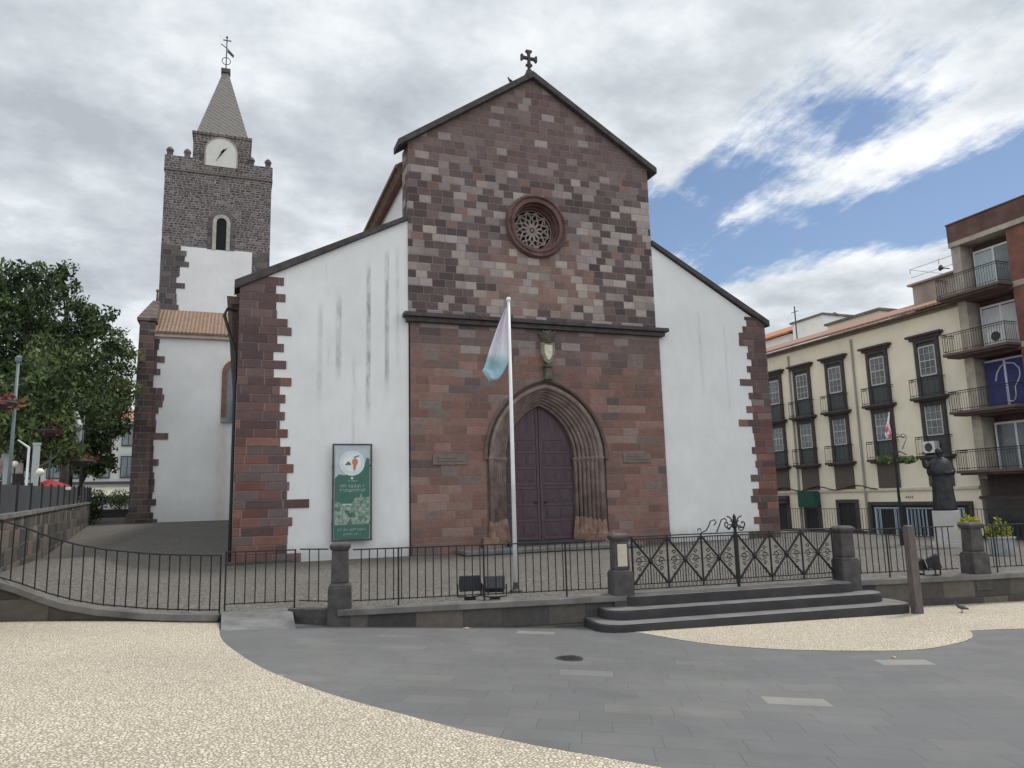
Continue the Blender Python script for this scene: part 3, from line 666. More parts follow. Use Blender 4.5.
# capitals band and plinths, stepped along the splay
for sd_ in (-1, 1):
    m = MB()
    for k in range(orders):
        t = k/(orders-1); hw = lerp(2.42, 1.62, t)-.09; y = lerp(-.10, .62, t)
        m.lathe([(.07, -.26), (.1, -.1), (.135, -.02), (.135, .05), (.09, .09)], (DX+sd_*hw, y, 3.44), 8)
    m.build('capital', M_portal, CH)
    m = MB()
    for k in range(orders):
        t = k/(orders-1); hw = lerp(2.42, 1.62, t)-.09; y = lerp(-.10, .62, t)
        m.lathe([(.2, -.55), (.2, -.2), (.17, 0), (.13, .35), (.085, .55)], (DX+sd_*hw, y, .62), 6)
    pts = [(DX+sd_*2.78, -.34), (DX+sd_*2.1, -.34), (DX+sd_*1.42, .5), (DX+sd_*1.42, .8), (DX+sd_*2.78, .8)]
    m.prism([(x, y, -.05) for x, y in pts], (0, 0, .38))
    m.prism([(x+(-sd_*.05 if i in (0, 4) else 0), y+(.05 if i < 2 else 0), .331) for i, (x, y) in enumerate(pts)], (0, 0, .2))
    m.build('portal_plinth', M_portal2, CH, bevel=.015)
# door leaves
for sd_ in (-1, 1):
    hw, zs, zt = 1.57, 3.47, 5.66
    arc = arch_half(hw, zs, zt, 14, sd_)
    P = [(DX+sd_*.012, .3), (DX+sd_*hw, .3)]+[(DX+x, z) for x, z in arc][:-1]+[(DX+sd_*.012, zt)]
    m = MB(); m.prism([(x, .78, z) for x, z in P], (0, .09, 0))
    m.box(*(sorted((DX+sd_*.014, DX+sd_*.12))), .745, .779, .3, 5.4)     # meeting stile
    for zz in (.32, 1.0, 1.62, 2.28, 2.42, 3.05, 3.68, 4.22): m.box(*(sorted((DX+sd_*.14, DX+sd_*(1.5 if zz < 3.6 else 1.36 if zz < 4 else 1.1)))), .752, .779, zz, zz+.09)
    leaf = m.build('door_leaf', M_door, CH, bevel=.006)
    m = MB()
    for zi, (za, zb) in enumerate([(.46, .95), (1.13, 1.57), (1.75, 2.23), (2.56, 3.0), (3.19, 3.63), (3.81, 4.16)]):
        nx = 2 if zi < 3 else 3
        wmax = 1.46 if zi < 5 else 1.3
        x0 = .18
        for i in range(nx):
            xa = lerp(x0, wmax, i/nx)+.03; xb = lerp(x0, wmax, (i+1)/nx)-.03
            a_, b_ = sorted((DX+sd_*xa, DX+sd_*xb)); m.box(a_, b_, .762, .779, za, zb)
            m.box(a_+.07, b_-.07, .748, .7615, za+.07, zb-.07)
    m.build('panel', M_door2, leaf, bevel=.006)
    m = MB(); m.tube([(DX+sd_*.2+.05*math.cos(a), .735, 1.75+.05*math.sin(a)) for a in [i*math.pi/5 for i in range(10)]], .012, 5, True); m.build('ring_handle', M_iron, leaf)
m = MB(); m.box(DX-1.9, DX+1.9, .875, 1.0, .3, 6.2); m.build('door_frame', M_dark, CH)
# finial stem, shield and crown above the portal
m = MB(); m.frust((DX+.06, -.24), .34, .22, 6.5, 7.0, .3, .24); m.frust((DX+.06, -.26), .34, .34, 7.0, 7.1, .34, .34); m.build('finial_stem', mat('mossy_stone', (.11, .105, .08), .9, .35, 6, .5), CH, bevel=.02)
m = MB(); sh = [(-.3, 8.0), (.3, 8.0), (.3, 7.55), (.17, 7.25), (0, 7.12), (-.17, 7.25), (-.3, 7.55)]
m.prism([(DX+.1+x, -.30, z) for x, z in sh], (0, .2, 0)); ca = m.build('coat_of_arms', mat('arms_stone', (.23, .2, .14), .85, .35, 8, .5), CH, bevel=.02)
m = MB(); sh2 = [(-.17, 7.9), (.17, 7.9), (.17, 7.55), (.09, 7.35), (0, 7.27), (-.09, 7.35), (-.17, 7.55)]
m.prism([(DX+.1+x, -.34, z) for x, z in sh2], (0, .045, 0)); m.build('shield', mat('pale_shield', (.6, .56, .44), .8, .2, 9), ca, bevel=.015)
m = MB(); m.lathe([(.2, 0), (.24, .1), (.36, .32), (.33, .38), (.18, .42), (.05, .5)], (DX+.1, -.2, 8.0), 8)
for i in range(8): m.ball((DX+.1+.34*math.cos(i*math.pi/4), -.2+.34*math.sin(i*math.pi/4), 8.4), .05, 6)
m.build('crown', mat('mossy_crown', (.12, .11, .085), .9, .4, 7, .5), ca)
# inscription slabs
for (x0, x1, z0, z1) in [(-4.44, -3.14, 3.22, 3.6), (3.45, 4.75, 3.24, 3.64)]:
    m = MB(); m.box(x0, x1, -.165, -.125, z0, z1); pl = m.build('plaque', M_plaque, CH, bevel=.012)
    m = MB()
    for r_ in range(2): m.box(x0+.14, x1-.14-(.25 if r_ else 0), -.168, -.1655, z0+.11+r_*.12, z0+.13+r_*.12)
    m.build('engraved_line', M_dark, pl)
for (x0, x1) in ((LL+.02, DX-2.82), (DX+2.82, LR-.02)): MB().box(x0, x1, -.22, -.125, -.25, .42).build('wall_plinth', M_lower, CH, bevel=.02)
# platform in front of the door
m = MB(); m.box(-3.7, 3.3, -1.7, -.36, .02, .17); m.build('platform_step', mat('platform_stone', (.15, .145, .14), .85, .25, 3, .4), CH, bevel=.03)
# rose window
m = MB()
def ring(m, r0, r1, y0, y1, n=48):
    vs = []
    for i in range(n):
        a = 2*math.pi*i/n; c_, s_ = math.cos(a), math.sin(a)
        vs += [(RC[0]+r0*c_, y0, RC[1]+r0*s_), (RC[0]+r1*c_, y0, RC[1]+r1*s_), (RC[0]+r1*c_, y1, RC[1]+r1*s_), (RC[0]+r0*c_, y1, RC[1]+r0*s_)]
    m.add(vs, [(i*4+k, i*4+(k+1) % 4, ((i+1) % n)*4+(k+1) % 4, ((i+1) % n)*4+k) for i in range(n) for k in range(4)])
ring(m, 1.02, 1.34, -.15, .02); ring(m, 1.22, 1.3, -.22, -.14); ring(m, 1.0, 1.12, -.19, -.05); ring(m, .93, 1.015, .0, .75); ring(m, .86, .98, .2, .5)
rose = m.build('rose_window', M_rose, CH, bevel=.015)
m = MB(); yT = .42
def arcp(cx, cz, r, a0, a1, n=8): return [(RC[0]+cx+r*math.cos(lerp(a0, a1, i/n)), yT, RC[1]+cz+r*math.sin(lerp(a0, a1, i/n))) for i in range(n+1)]
N = 12
for k in range(N):
    a = 2*math.pi*k/N
    def P_(r, da): return (RC[0]+r*math.cos(a+da), yT, RC[1]+r*math.sin(a+da))
    m.tube([P_(.15, .0), P_(.30, .20), P_(.42, .22), P_(.54, .0)], .036, 5)
    m.tube([P_(.15, .0), P_(.30, -.20), P_(.42, -.22), P_(.54, .0)], .036, 5)
    m.tube([P_(.54, 0), P_(.68, .18), P_(.80, .262), P_(.88, .262)], .038, 5)
    m.tube([P_(.54, 0), P_(.68, -.18), P_(.80, -.262), P_(.88, -.262)], .038, 5)
    m.tube([P_(.36, .262), P_(.47, .15), P_(.54, 0)], .03, 5); m.tube([P_(.36, -.262), P_(.47, -.15), P_(.54, 0)], .03, 5)
    m.tube([P_(.80, .262), P_(.70, 0.0), P_(.80, -.262)], .03, 5)
m.tube(arcp(0, 0, .15, 0, 2*math.pi*.98, 20), .045, 6, True); m.tube(arcp(0, 0, .88, 0, 2*math.pi*.99, 40), .05, 6, True)
m.ball((RC[0], yT, RC[1]), .07, 8)
m.build('tracery', M_trac, rose)
m = MB(); m.lathe([(.93, 0), (.93, .03)], (0, 0, 0), 32); gl = MB(Matrix.Translation((RC[0], .62, RC[1])) @ Matrix.Rotation(R(90), 4, 'X')); gl.lathe([(.92, 0), (.92, .03)], (0, 0, 0), 32)
gl.build('glass', mat('rose_glass', (.02, .022, .026), .4, .3, 3, spec=.3), rose)
# cross on the gable
m = MB(); z = AP+.28; cx = -.02
m.frust((cx, .12), .42, .26, z-.12, z+.16, .42, .26); m.lathe([(.1, 0), (.14, .05), (.08, .1), (.06, .2)], (cx, .12, z+.16), 8)
cz = z+.78; 
for k in range(4):
    a = k*math.pi/2; c_, s_ = math.cos(a), math.sin(a)
    def Q(l, w_): return (cx+l*c_-w_*s_, .05, cz+l*s_+w_*c_)
    m.prism([Q(0.04, -.05), Q(.24, -.06), Q(.3, -.15), Q(.37, -.13), Q(.37, .13), Q(.3, .15), Q(.24, .06), Q(.04, .05)], (0, .12, 0))
m.box(cx-.06, cx+.06, .055, .165, cz-.45, cz+.06)
m.build('stone_cross', M_coping, CH, bevel=.01)

# transept with tiled roof, left of the aisle
YT = 26.0
m = MB(); m.box(-16.9, -11.21, YT, YT+5.9, -.3, 13.35); m.box(-11.2, 11, YT+.2, YT+14, -.3, 13); m.build('transept_wall', M_white2, CH)
m = MB(); P = [(-16.55, YT-.35, 13.38), (-5, YT-.35, 13.38), (-5, YT+3.2, 15.7), (-16.4, YT+3.2, 15.7)]
m.add([Vector(p) for p in P]+[Vector(p)+Vector((0, 0, -.14)) for p in P], [(0, 1, 2, 3), (7, 6, 5, 4), (0, 4, 5, 1), (1, 5, 6, 2), (2, 6, 7, 3), (3, 7, 4, 0)])
m.build('transept_roof', M_tile, CH)
m = MB(); m.box(-16.3, -5, YT-.28, YT-.005, 13.02, 13.235); m.build('transept_eave', mat('eave_pale', (.42, .36, .3), .85, .2, 3), CH)
m = MB(); bxc = -16.72
m.add([(-17.32, YT-.3, -.3), (-16.15, YT-.3, -.3), (-16.3, YT-.3, 14.0), (-17.2, YT-.3, 14.0), (-17.32, YT+5.4, -.3), (-16.15, YT+5.4, -.3), (-16.3, YT+5.4, 14.0), (-17.2, YT+5.4, 14.0)], [(0, 1, 2, 3), (7, 6, 5, 4), (0, 4, 5, 1), (1, 5, 6, 2), (2, 6, 7, 3), (3, 7, 4, 0)])
m.box(-17.36, -16.2, YT-.42, YT+5.4, 14.0, 14.2)
m.add([(-17.36, YT-.42, 14.2), (-16.2, YT-.42, 14.2), (-16.2, YT+5.4, 14.2), (-17.36, YT+5.4, 14.2), (-16.75, YT+2.4, 16.1), (-16.35, YT+2.4, 16.1)], [(0, 1, 5, 4), (1, 2, 5), (2, 3, 4, 5), (3, 0, 4)])
m.frust((-16.5, YT+2.4), .16, .1, 16.0, 16.75); m.ball((-16.5, YT+2.4, 16.8), .12, 8)
m.box(-17.42, -16.05, YT-.42, YT+5.4, -.3, 1.6)
m.build('buttress', M_tquoin, CH, bevel=.02)
quoin(-16.4, 1, .2, 12.9, .42, .28, .6, y0=YT-.06, y1=YT+.2, mm=M_tquoin, seed=21, long_=.3)
# arched side window
m = MB(); wx0, wx1, wz0, wz1 = -11.82, -10.6, 7.75, 10.8
cxx = (wx0+wx1)/2; hwd = (wx1-wx0)/2
pth = [(wx0, wz0)]+[(cxx-hwd*math.cos(t), wz1+hwd*math.sin(t)) for t in [i*math.pi/12 for i in range(13)]]+[(wx1, wz0)]
sweep(pth, [(-.02, YT-.12), (.3, YT-.12), (.3, YT+.02), (-.02, YT+.02)], 'window_surround', mat('surround_red', (.22, .12, .085), .85, .25, 3, .3), CH)
m.prism([(x, YT-.03, z) for x, z in pth], (0, .02, 0)); m.box(wx0-.3, wx1+.3, YT-.2, YT-.0, wz0-.3, wz0-.0)
m.build('side_window', M_glassb, CH)

# bell tower
T0, T1, TY = -16.75, -9.05, 32.0
tw = MB(); tw.box(T0, T1, TY, TY+7.7, -.3, 28.3); TW = tw.build('bell_tower', M_tower, CH)
m = MB(); 
xL, xR = T0+1.35, T1-1.3
m.box(xL, xR, TY-.05, TY+.05, 14.5, 21.35); m.box(xL-.4, xL, TY-.05, TY+.05, 14.5, 19.0); m.build('white_wall_panel', M_white2, TW)
quoin(T0, 1, 14.6, 21.4, .42, 1.1, .9, y0=TY-.1, y1=TY+.1, mm=M_tquoin, parent=TW, seed=31)
quoin(T1, -1, 19.4, 21.4, .42, .9, .9, y0=TY-.1, y1=TY+.1, mm=M_tquoin, parent=TW, seed=32)
m = MB()

m = MB(); m.box(T0-.08, T1+.08, TY-.1, TY+7.8, 27.3, 27.42); m.build('string_course', mat('string_stone', (.19, .16, .145), .85, .2, 3, .3), TW, bevel=.02)
m = MB(); m.box(T0-.06, T1+.06, TY-.08, TY+.35, 27.43, 28.5); m.box(T0-.06, T0+.35, TY+.36, TY+7.7, 27.43, 28.5); m.box(T1-.35, T1+.06, TY+.36, TY+7.7, 27.43, 28.5); m.box(T0-.06, T1+.06, TY+7.4, TY+7.8, 27.43, 28.5)
m.build('parapet', M_tower, TW, bevel=.02)
mer = None
for (x, y) in [(T0+.28, TY+.15), (T0+1.5, TY+.15), (T1-1.55, TY+.15), (T1-.3, TY+.15), (T0+.28, TY+3.8), (T1-.3, TY+3.8), (T0+.28, TY+7.4), (T1-.3, TY+7.4)]:
    m = MB(); m.box(x-.2, x+.2, y-.2, y+.2, 28.5, 28.95); m.lathe([(.25, 0), (.28, .1), (.22, .25), (.05, .4)], (x, y, 28.85), 8); m.build('merlon', M_tquoin, TW)
tcx, tcy = (T0+T1)/2+.1, TY+3.1
m = MB(); m.box(tcx-2.1, tcx+2.1, TY+.45, TY+6.2, 28.3, 30.75); m.box(tcx-2.2, tcx+2.2, TY+.35, TY+6.3, 30.75, 30.95); m.build('lantern_base', M_tower, TW, bevel=.02)
m = MB(); m.frust((tcx, tcy+.3), 3.9, .42, 30.96, 37.9, 5.2, .42); sp = m.build('spire', M_spire, TW)
m = MB(); m.box(tcx-.36, tcx+.36, tcy-.06, tcy+.66, 37.85, 38.2); m.build('spire_cap', M_tquoin, TW)
m = MB(); zz = 38.2; yy = tcy+.3
m.tube([(tcx, yy, zz), (tcx, yy, zz+3.05)], .05, 6)
m.tube([(tcx+.33*math.cos(a), yy, zz+.85+.33*math.sin(a)) for a in [i*math.pi/8 for i in range(16)]], .035, 5, True); m.tube([(tcx, yy+.33*math.cos(a), zz+.85+.33*math.sin(a)) for a in [i*math.pi/8 for i in range(16)]], .035, 5, True)
m.tube([(tcx-.45, yy, zz+2.35), (tcx, yy, zz+2.05), (tcx+.45, yy, zz+1.6)], .04, 5); m.tube([(tcx-.3, yy, zz+2.75), (tcx+.35, yy, zz+2.75)], .05, 5); m.prism([(tcx+.1, yy, zz+2.0), (tcx+.6, yy, zz+1.5), (tcx+.55, yy, zz+1.25), (tcx+.05, yy, zz+1.7)], (0, .03, 0))
m.ball((tcx, yy, zz+3.05), .1, 6); m.build('weather_vane', M_iron2, TW)
m = MB(); cl = (-12.82, 29.05); hw = 1.14
pth = [(cl[0]-hw, 28.0)]+[(cl[0]-hw*math.cos(t), 29.2+hw*math.sin(t)) for t in [i*math.pi/14 for i in range(15)]]+[(cl[0]+hw, 28.0)]
m.prism([(x, TY-.16, z) for x, z in pth], (0, .7, 0)); m.build('clock_face', mat('clock_white', (.66, .65, .60), .7, .06, 2), TW, bevel=.01)
sweep(pth, [(-.01, TY-.2), (.08, TY-.2), (.08, TY+.4), (-.01, TY+.4)], 'clock_rim', M_trac, TW)
m = MB()
def hand(m, a, l, w_): 
    c_, s_ = math.cos(a), math.sin(a); cx_, cz_ = cl[0]+.12, 29.28
    m.prism([(cx_-s_*w_-c_*.18, TY-.2, cz_+c_*w_-s_*.18), (cx_+c_*l, TY-.2, cz_+s_*l), (cx_+s_*w_-c_*.18, TY-.2, cz_-c_*w_-s_*.18)], (0, .025, 0))
hand(m, R(240), 1.0, .08); hand(m, R(48), .45, .09); m.build('clock_hand', M_iron, TW)
m = MB(); bx = -12.62
pth = [(bx-.36, 21.3)]+[(bx-.36*math.cos(t), 23.5+.36*math.sin(t)) for t in [i*math.pi/10 for i in range(11)]]+[(bx+.36, 21.3)]
m.prism([(x, TY-.05, z) for x, z in pth], (0, .06, 0)); m.build('belfry_opening', mat('dark_void', (.012, .012, .013), .9, .1), TW)
sweep(pth, [(0, TY-.12), (.27, TY-.12), (.27, TY+.05), (0, TY+.05)], 'belfry_surround', mat('surround_pale', (.42, .39, .35), .85, .2, 3), TW)
sweep(pth, [(.28, TY-.07), (.62, TY-.07), (.62, TY+.05), (.28, TY+.05)], 'belfry_arch_ring', M_tquoin, TW)

# ------------------------------------------------------------------ banner leaning on the wall
ban = thing('banner', 'tall green and white banner in a dark frame against the white church wall', 'banner', (-7.36, -.35, .3))
bx0, bx1, bz0, bz1 = -8.05, -6.67, .62, 3.98; yb = -.22
m = MB()
for (a, b_, c, d) in [(bx0, bx0+.06, bz0, bz1), (bx1-.06, bx1, bz0, bz1), (bx0+.06, bx1-.06, bz1-.06, bz1), (bx0+.06, bx1-.06, bz0, bz0+.06)]: m.box(a, b_, yb-.04, yb+.02, c, d)
m.box(bx0+.01, bx0+.05, yb+.02, .0, 3.2, 3.25); m.box(bx1-.05, bx1-.01, yb+.02, .0, 3.2, 3.25); m.box(bx0+.01, bx0+.05, yb+.02, .0, 1.2, 1.25); m.box(bx1-.05, bx1-.01, yb+.02, .0, 1.2, 1.25)
m.build('frame', M_iron2, ban)
def flat(col, name, rough=.6): return mat(name, col, rough, .08, 4)
fx0, fx1 = bx0+.09, bx1-.09
m = MB(); m.box(fx0, fx1, yb-.01, yb, bz0+.08, bz1-.08); m.build('sheet', flat((.46, .52, .55), 'print_pale_blue'), ban)
m = MB(); y1 = yb-.013
def shp(m, pts, y=y1): m.prism([(x, y, z) for x, z in pts], (0, .0025, 0))
shp(m, [(fx0, 2.62), (fx0, 2.78), (-7.82, 2.92), (-7.62, 2.88), (-7.4, 2.96), (-7.1, 3.1), (-6.92, 3.3), (-6.86, 3.5), (fx1, 3.45), (fx1, 1.9), (fx0, 1.9)])
shp(m, [(fx0, bz0+.08), (fx1, bz0+.08), (fx1, 1.18), (fx0, 1.18)])
m.build('green_field', flat((.055, .15, .115), 'print_green'), ban)
mm_ = cobble('print_townscape', .13, [(.20, .30, .24), (.36, .44, .36), (.27, .35, .29), (.06, .13, .10)], (.10, .17, .13), 0, 1, .3, .05, (1, 0, 1))
m = MB(); shp(m, [(fx0, 1.183), (fx1, 1.183), (fx1, 2.12), (-7.0, 2.1), (-7.05, 2.3), (-7.1, 2.1), (-7.25, 2.1), (-7.4, 1.85), (-7.65, 1.85), (fx0, 2.05)], y1-.003); m.build('town_picture', mm_, ban)
def disc(m, cx, cz, r, y, n=28, sx_=1, th=.002): m.prism([(cx+r*sx_*math.cos(2*math.pi*i/n), y, cz+r*math.sin(2*math.pi*i/n)) for i in range(n)], (0, th, 0))
m = MB(); disc(m, -7.37, 3.3, .44, y1-.006); m.build('emblem_disc', flat((.62, .70, .72), 'print_disc'), ban)
m = MB(); disc(m, -7.37, 3.32, .31, y1-.009); m.build('emblem_field', flat((.74, .78, .76), 'print_disc2'), ban)
m = MB(); disc(m, -7.27, 3.34, .13, y1-.012, 12, .8); shp(m, [(-7.34, 3.22), (-7.22, 3.22), (-7.26, 3.05), (-7.32, 3.05)], y1-.012); m.build('emblem_figure', flat((.55, .2, .09), 'print_orange'), ban)
m = MB(); shp(m, [(-7.32, 3.52), (-7.12, 3.58), (-7.14, 3.53), (-7.3, 3.47)], y1-.012); shp(m, [(-7.63, 3.22), (-7.4, 3.24), (-7.44, 3.33), (-7.52, 3.36)], y1-.012); m.build('emblem_bird', flat((.12, .15, .17), 'print_dark'), ban)
# rows of lettering too small to read, as short strokes
m = MB(); rnd = random.Random(3)
def words(m, x0, x1, z, h, y=y1-.006):
    x = x0
    while x < x1:
        wd = rnd.uniform(.018, .034)
        if rnd.random() > .12:
            k = rnd.randrange(3)
            if k == 0: m.box(x, x+wd*.3, y, y+.002, z, z+h)
            elif k == 1: m.box(x, x+wd, y, y+.002, z+h*.8, z+h); m.box(x, x+wd*.25, y, y+.002, z, z+h*.79)
            else: m.box(x, x+wd, y, y+.002, z, z+h*.2); m.box(x+wd*.6, x+wd*.9, y, y+.002, z+h*.21, z+h)
        x += wd+.014
words(m, -7.52, -7.22, 2.66, .05); words(m, -7.78, -6.92, 2.46, .09); words(m, -7.82, -6.94, 2.31, .09); words(m, -7.85, -6.86, .98, .07); words(m, -7.66, -7.0, .83, .06)
disc(m, -7.37, 2.78, .05, y1-.006, 8)
m.build('lettering', flat((.50, .58, .55), 'print_letters'), ban)

# ------------------------------------------------------------------ railings
def railing(name, label, pts, zfun, h, spacing, r=.009, group=None, post_at=(), rail_r=.014, low=.1, mm=None):
    P = [Vector(p) for p in pts]; n = len(P)
    root = thing(name, label, 'railing', ((P[0].x+P[-1].x)/2, (P[0].y+P[-1].y)/2, min(zfun(p) for p in P)), group)
    cum = [0]
    for i in range(1, n): cum.append(cum[-1]+(Vector((P[i].x, P[i].y))-Vector((P[i-1].x, P[i-1].y))).length)
    def pt(s):
        s = max(0, min(s, cum[-1]))
        for i in range(1, n):
            if s <= cum[i]+1e-6:
                t = (s-cum[i-1])/max(1e-6, cum[i]-cum[i-1]); q = P[i-1].lerp(P[i], t); return Vector((q.x, q.y, lerp(zfun(P[i-1]), zfun(P[i]), t)))
        return P[-1]
    L = cum[-1]; K = max(2, int(L/.4))
    line = [pt(L*i/K) for i in range(K+1)]
    m = MB(); m.tube([p+Vector((0, 0, h)) for p in line], rail_r, 6); m.build('top_rail', mm or M_iron, root)
    m = MB(); m.tube([p+Vector((0, 0, low)) for p in line], rail_r*.8, 6); m.build('bottom_rail', mm or M_iron, root)
    m = MB(); k = int(L/spacing)
    for i in range(1, k):
        q = pt(L*i/k); m.tube([q+Vector((0, 0, low-.02)), q+Vector((0, 0, h))], r, 5)
    m.build('bars', mm or M_iron, root)
    for s in post_at:
        q = pt(s*L); m = MB(); m.tube([q+Vector((0, 0, -.02)), q+Vector((0, 0, h+.01))], .017, 6); m.build('post', mm or M_iron, root)
    return root
zfl = lambda p: p.z+.03
HF = 1.02
railing('railing', 'long curved black iron railing sweeping left on the stone kerb', EDGE[1:10], zfl, HF, .185, post_at=(.02, .5, .998), rail_r=.016, low=.06, r=.012)
railing('railing', 'short black iron railing across the grey ramp, leftmost straight section', [FP[-1]+Vector((.06, 0, 0)), Vector((-10.15, -12.05, .06))], lambda p: .06, HF, .175, post_at=(0.01, .99), r=.0105)
railing('railing', 'short black iron railing between the ramp post and the first basalt pillar', [Vector((-10.08, -12.1, .04)), Vector((-9.62, -12.5, .04))], zfl, HF, .19, r=.0105)
railing('railing', 'black iron railing in front of the banner and the church door', [Vector((-9.2, -12.68, .04)), Vector((-4.48, -13.52, .04))], zfl, 1.0, .142, post_at=(.17, .5, .83), r=.011)
railing('railing', 'black iron railing between the gate pillar and the wooden post', [Vector((1.1, -14.08, .04)), Vector((3.52, -14.55, .04))], zfl, 1.0, .145, post_at=(.33, .82), r=.011)
railing('railing', 'black iron railing at the far right beyond the last pillar', [Vector((3.98, -14.65, .04)), Vector((9.0, -15.4, .04))], zfl, 1.0, .145, post_at=(.1, .6), r=.011)
# far side of the forecourt
railing('railing', 'distant black iron railing along the street in front of the cream building', [Vector((14.8, 14, 0)), Vector((14.8, -9.5, 0))], lambda p: 0.0, 1.1, .16, r=.011, post_at=(.2, .4, .6, .8), mm=M_iron)
m = MB(); m.box(14.7, 14.98, -16, 14.5, -1.3, .02); o = m.build('boundary_wall', M_wall); tag(o, 'low basalt wall edging the forecourt along the street', 'wall')
# paired short bars under each rail, in the base (photo: stirrup brackets)

# pillars
def pillar(label, x, y, z, h=1.16, rz=0.0):
    r_ = local_thing('stone_pillar', label, 'pillar', 'basalt pillars along the forecourt railing')
    k = .84
    m = MB(); m.frust((0, 0), .5*k, .48*k, -.32, .44); m.frust((0, 0), .48*k, .38*k, .44, .5); b_ = m.build('base', M_basalt, r_, bevel=.02)
    m = MB(); m.frust((0, 0), .37*k, .345*k, .5, h-.12); m.build('shaft', M_basalt, r_, bevel=.02)
    m = MB(); m.frust((0, 0), .36*k, .44*k, h-.12, h-.07); m.frust((0, 0), .44*k, .44*k, h-.07, h-.02); m.frust((0, 0), .42*k, .3*k, h-.02, h+.02); m.build('cap', M_basalt, r_, bevel=.012)
    return place(r_, (x, y, z), rz)
rzf = math.atan2(-.93, 5.2)
pillar('dark basalt pillar standing below the green banner', -9.42, -12.62, .0, 1.19, rzf)
pg = pillar('dark basalt gate pillar with a pale tablet on its face', -4.24, -13.6, .02, 1.16, rzf)
m = MB(); m.box(-.09, .10, -.172, -.14, .56, .98); m.build('tablet', mat('pale_tablet', (.5, .46, .36), .7, .1, 6), pg, bevel=.006)
pillar('dark basalt gate pillar at the right end of the ornate gate', .86, -14.08, .03, 1.12, rzf)
pillar('dark basalt pillar right of the wooden post, yellow flowers behind it', 3.93, -14.64, .03, 1.1, rzf)
# wooden post
pw = at(916, 600, D=14.5)
m = MB(Matrix.Translation((pw.x, pw.y, pw.z)) @ Matrix.Rotation(rzf, 4, 'Z')); m.frust((0, 0), .17, .155, -.3, 1.40); m.frust((0, 0), .155, .11, 1.40, 1.44)
tag(m.build('wooden_post', M_wood, bevel=.01), 'square weathered brown post standing before the forecourt wall', 'post')

# ornate double gate
ga, gb = Vector((-4.0, -13.62, .06)), Vector((.64, -14.03, .06))
gd = (gb-ga).normalized(); GL = (gb-ga).length
gate = thing('iron_gate', 'black wrought iron gate with crossed panels and scrolled crest above the steps', 'gate', (ga+gb)/2)
H0, H1 = .06, 1.06
def GP(s, z): return ga+gd*s+Vector((0, 0, z))
def gate_leaf(s0, s1, nm):
    m = MB(); r = .012
    for z in (H0, H0+.09, H1-.0, H1-.05): m.tube([GP(s0, z), GP(s1, z)], .013, 5)
    npan = 3; w_ = (s1-s0)/npan
    for i in range(npan+1): m.tube([GP(s0+i*w_, H0), GP(s0+i*w_, H1+.01)], .02, 6)
    for i in range(npan):
        a, b_ = s0+i*w_+.02, s0+(i+1)*w_-.02; c = (a+b_)/2; zb, zt = H0+.1, H1-.06; zc_ = (zb+zt)/2
        for (p, q) in [((a, zb), (b_, zt)), ((a, zt), (b_, zb))]: m.tube([GP(*p), GP(*q)], .023, 6)
        m.tube([GP(c, zb), GP(c, zt)], .012, 5)
        m.ball(GP(c, zc_), .05, 8)
        # rows of small spikes and rings in the bottom border
        for k in range(8):
            s = lerp(a, b_, (k+.5)/8); m.tube([GP(s+.022*math.cos(t), H0+.045+.022*math.sin(t)) for t in [j*math.pi/3 for j in range(6)]], .006, 4, True)
        for k in range(1, 12):
            s = lerp(a, b_, k/12); d_ = abs(s-c)/(b_-a)*2; top = lerp(zc_-.07, zb+.02, d_)
            if top > zb+.05: m.tube([GP(s, zb), GP(s, top-.02)], .009, 4)
            tp = lerp(zc_+.07, zt-.02, d_)
            if tp < zt-.05: m.tube([GP(s, zt), GP(s, tp+.02)], .009, 4)
        for sgn in (-1, 1):         # scrolls and leaves in the side triangles
            for zz, rr in ((zc_, .07), (zc_+.15, .045), (zc_-.15, .045), (zc_+.27, .03), (zc_-.27, .03)):
                cc = c+sgn*(b_-a)*.33
                m.tube([GP(cc+sgn*rr*(1-.08*j)*math.cos(j*.75), zz+rr*(1-.08*j)*math.sin(j*.75)) for j in range(10)], .010, 4)
            m.tube([GP(c+sgn*.06, zc_), GP(c+sgn*(b_-a)*.48, zc_)], .007, 4)
            for dz in (-1, 1): m.tube([GP(c+sgn*(b_-a)*.12, zc_+dz*.02), GP(c+sgn*(b_-a)*.22, zc_+dz*.1), GP(c+sgn*(b_-a)*.40, zc_+dz*.05)], .009, 4)
    m.build('gate_leaf', M_iron, gate)
mid = GL*.5
gate_leaf(.03, mid-.03, 1); gate_leaf(mid+.03, GL-.03, 2)
m = MB(); m.tube([GP(mid, -.06), GP(mid, 1.3)], .032, 8); m.ball(GP(mid, 1.18), .05, 8); m.ball(GP(mid, 1.32), .04, 8)
for a in range(6):
    t = R(a*60+30); m.tube([GP(mid, 1.24), GP(mid+.11*math.cos(t), 1.24+.11*math.sin(t))], .012, 5)
m.lathe([(.02, 0), (.045, .03), (.02, .07), (.005, .1)], tuple(GP(mid, 1.34)), 6)
m.build('centre_post', M_iron, gate)
m = MB()
def scroll(m, s, z, r, turn, start, n=14, rr=.011): m.tube([GP(s+r*(1-.055*j)*math.cos(start+turn*j*.42), z+r*(1-.055*j)*math.sin(start+turn*j*.42)) for j in range(n)], rr, 5)
for sgn in (-1, 1):
    scroll(m, mid+sgn*.17, 1.24, .15, sgn, R(90), 20, .014); scroll(m, mid+sgn*.13, 1.16, .08, -sgn, R(0), 16, .012); 
m.tube([GP(mid-.78, 1.08), GP(mid-.66, 1.12), GP(mid-.6, 1.2), GP(mid-.55, 1.3), GP(mid-.46, 1.33), GP(mid-.42, 1.27), GP(mid-.48, 1.22)], .013, 5)
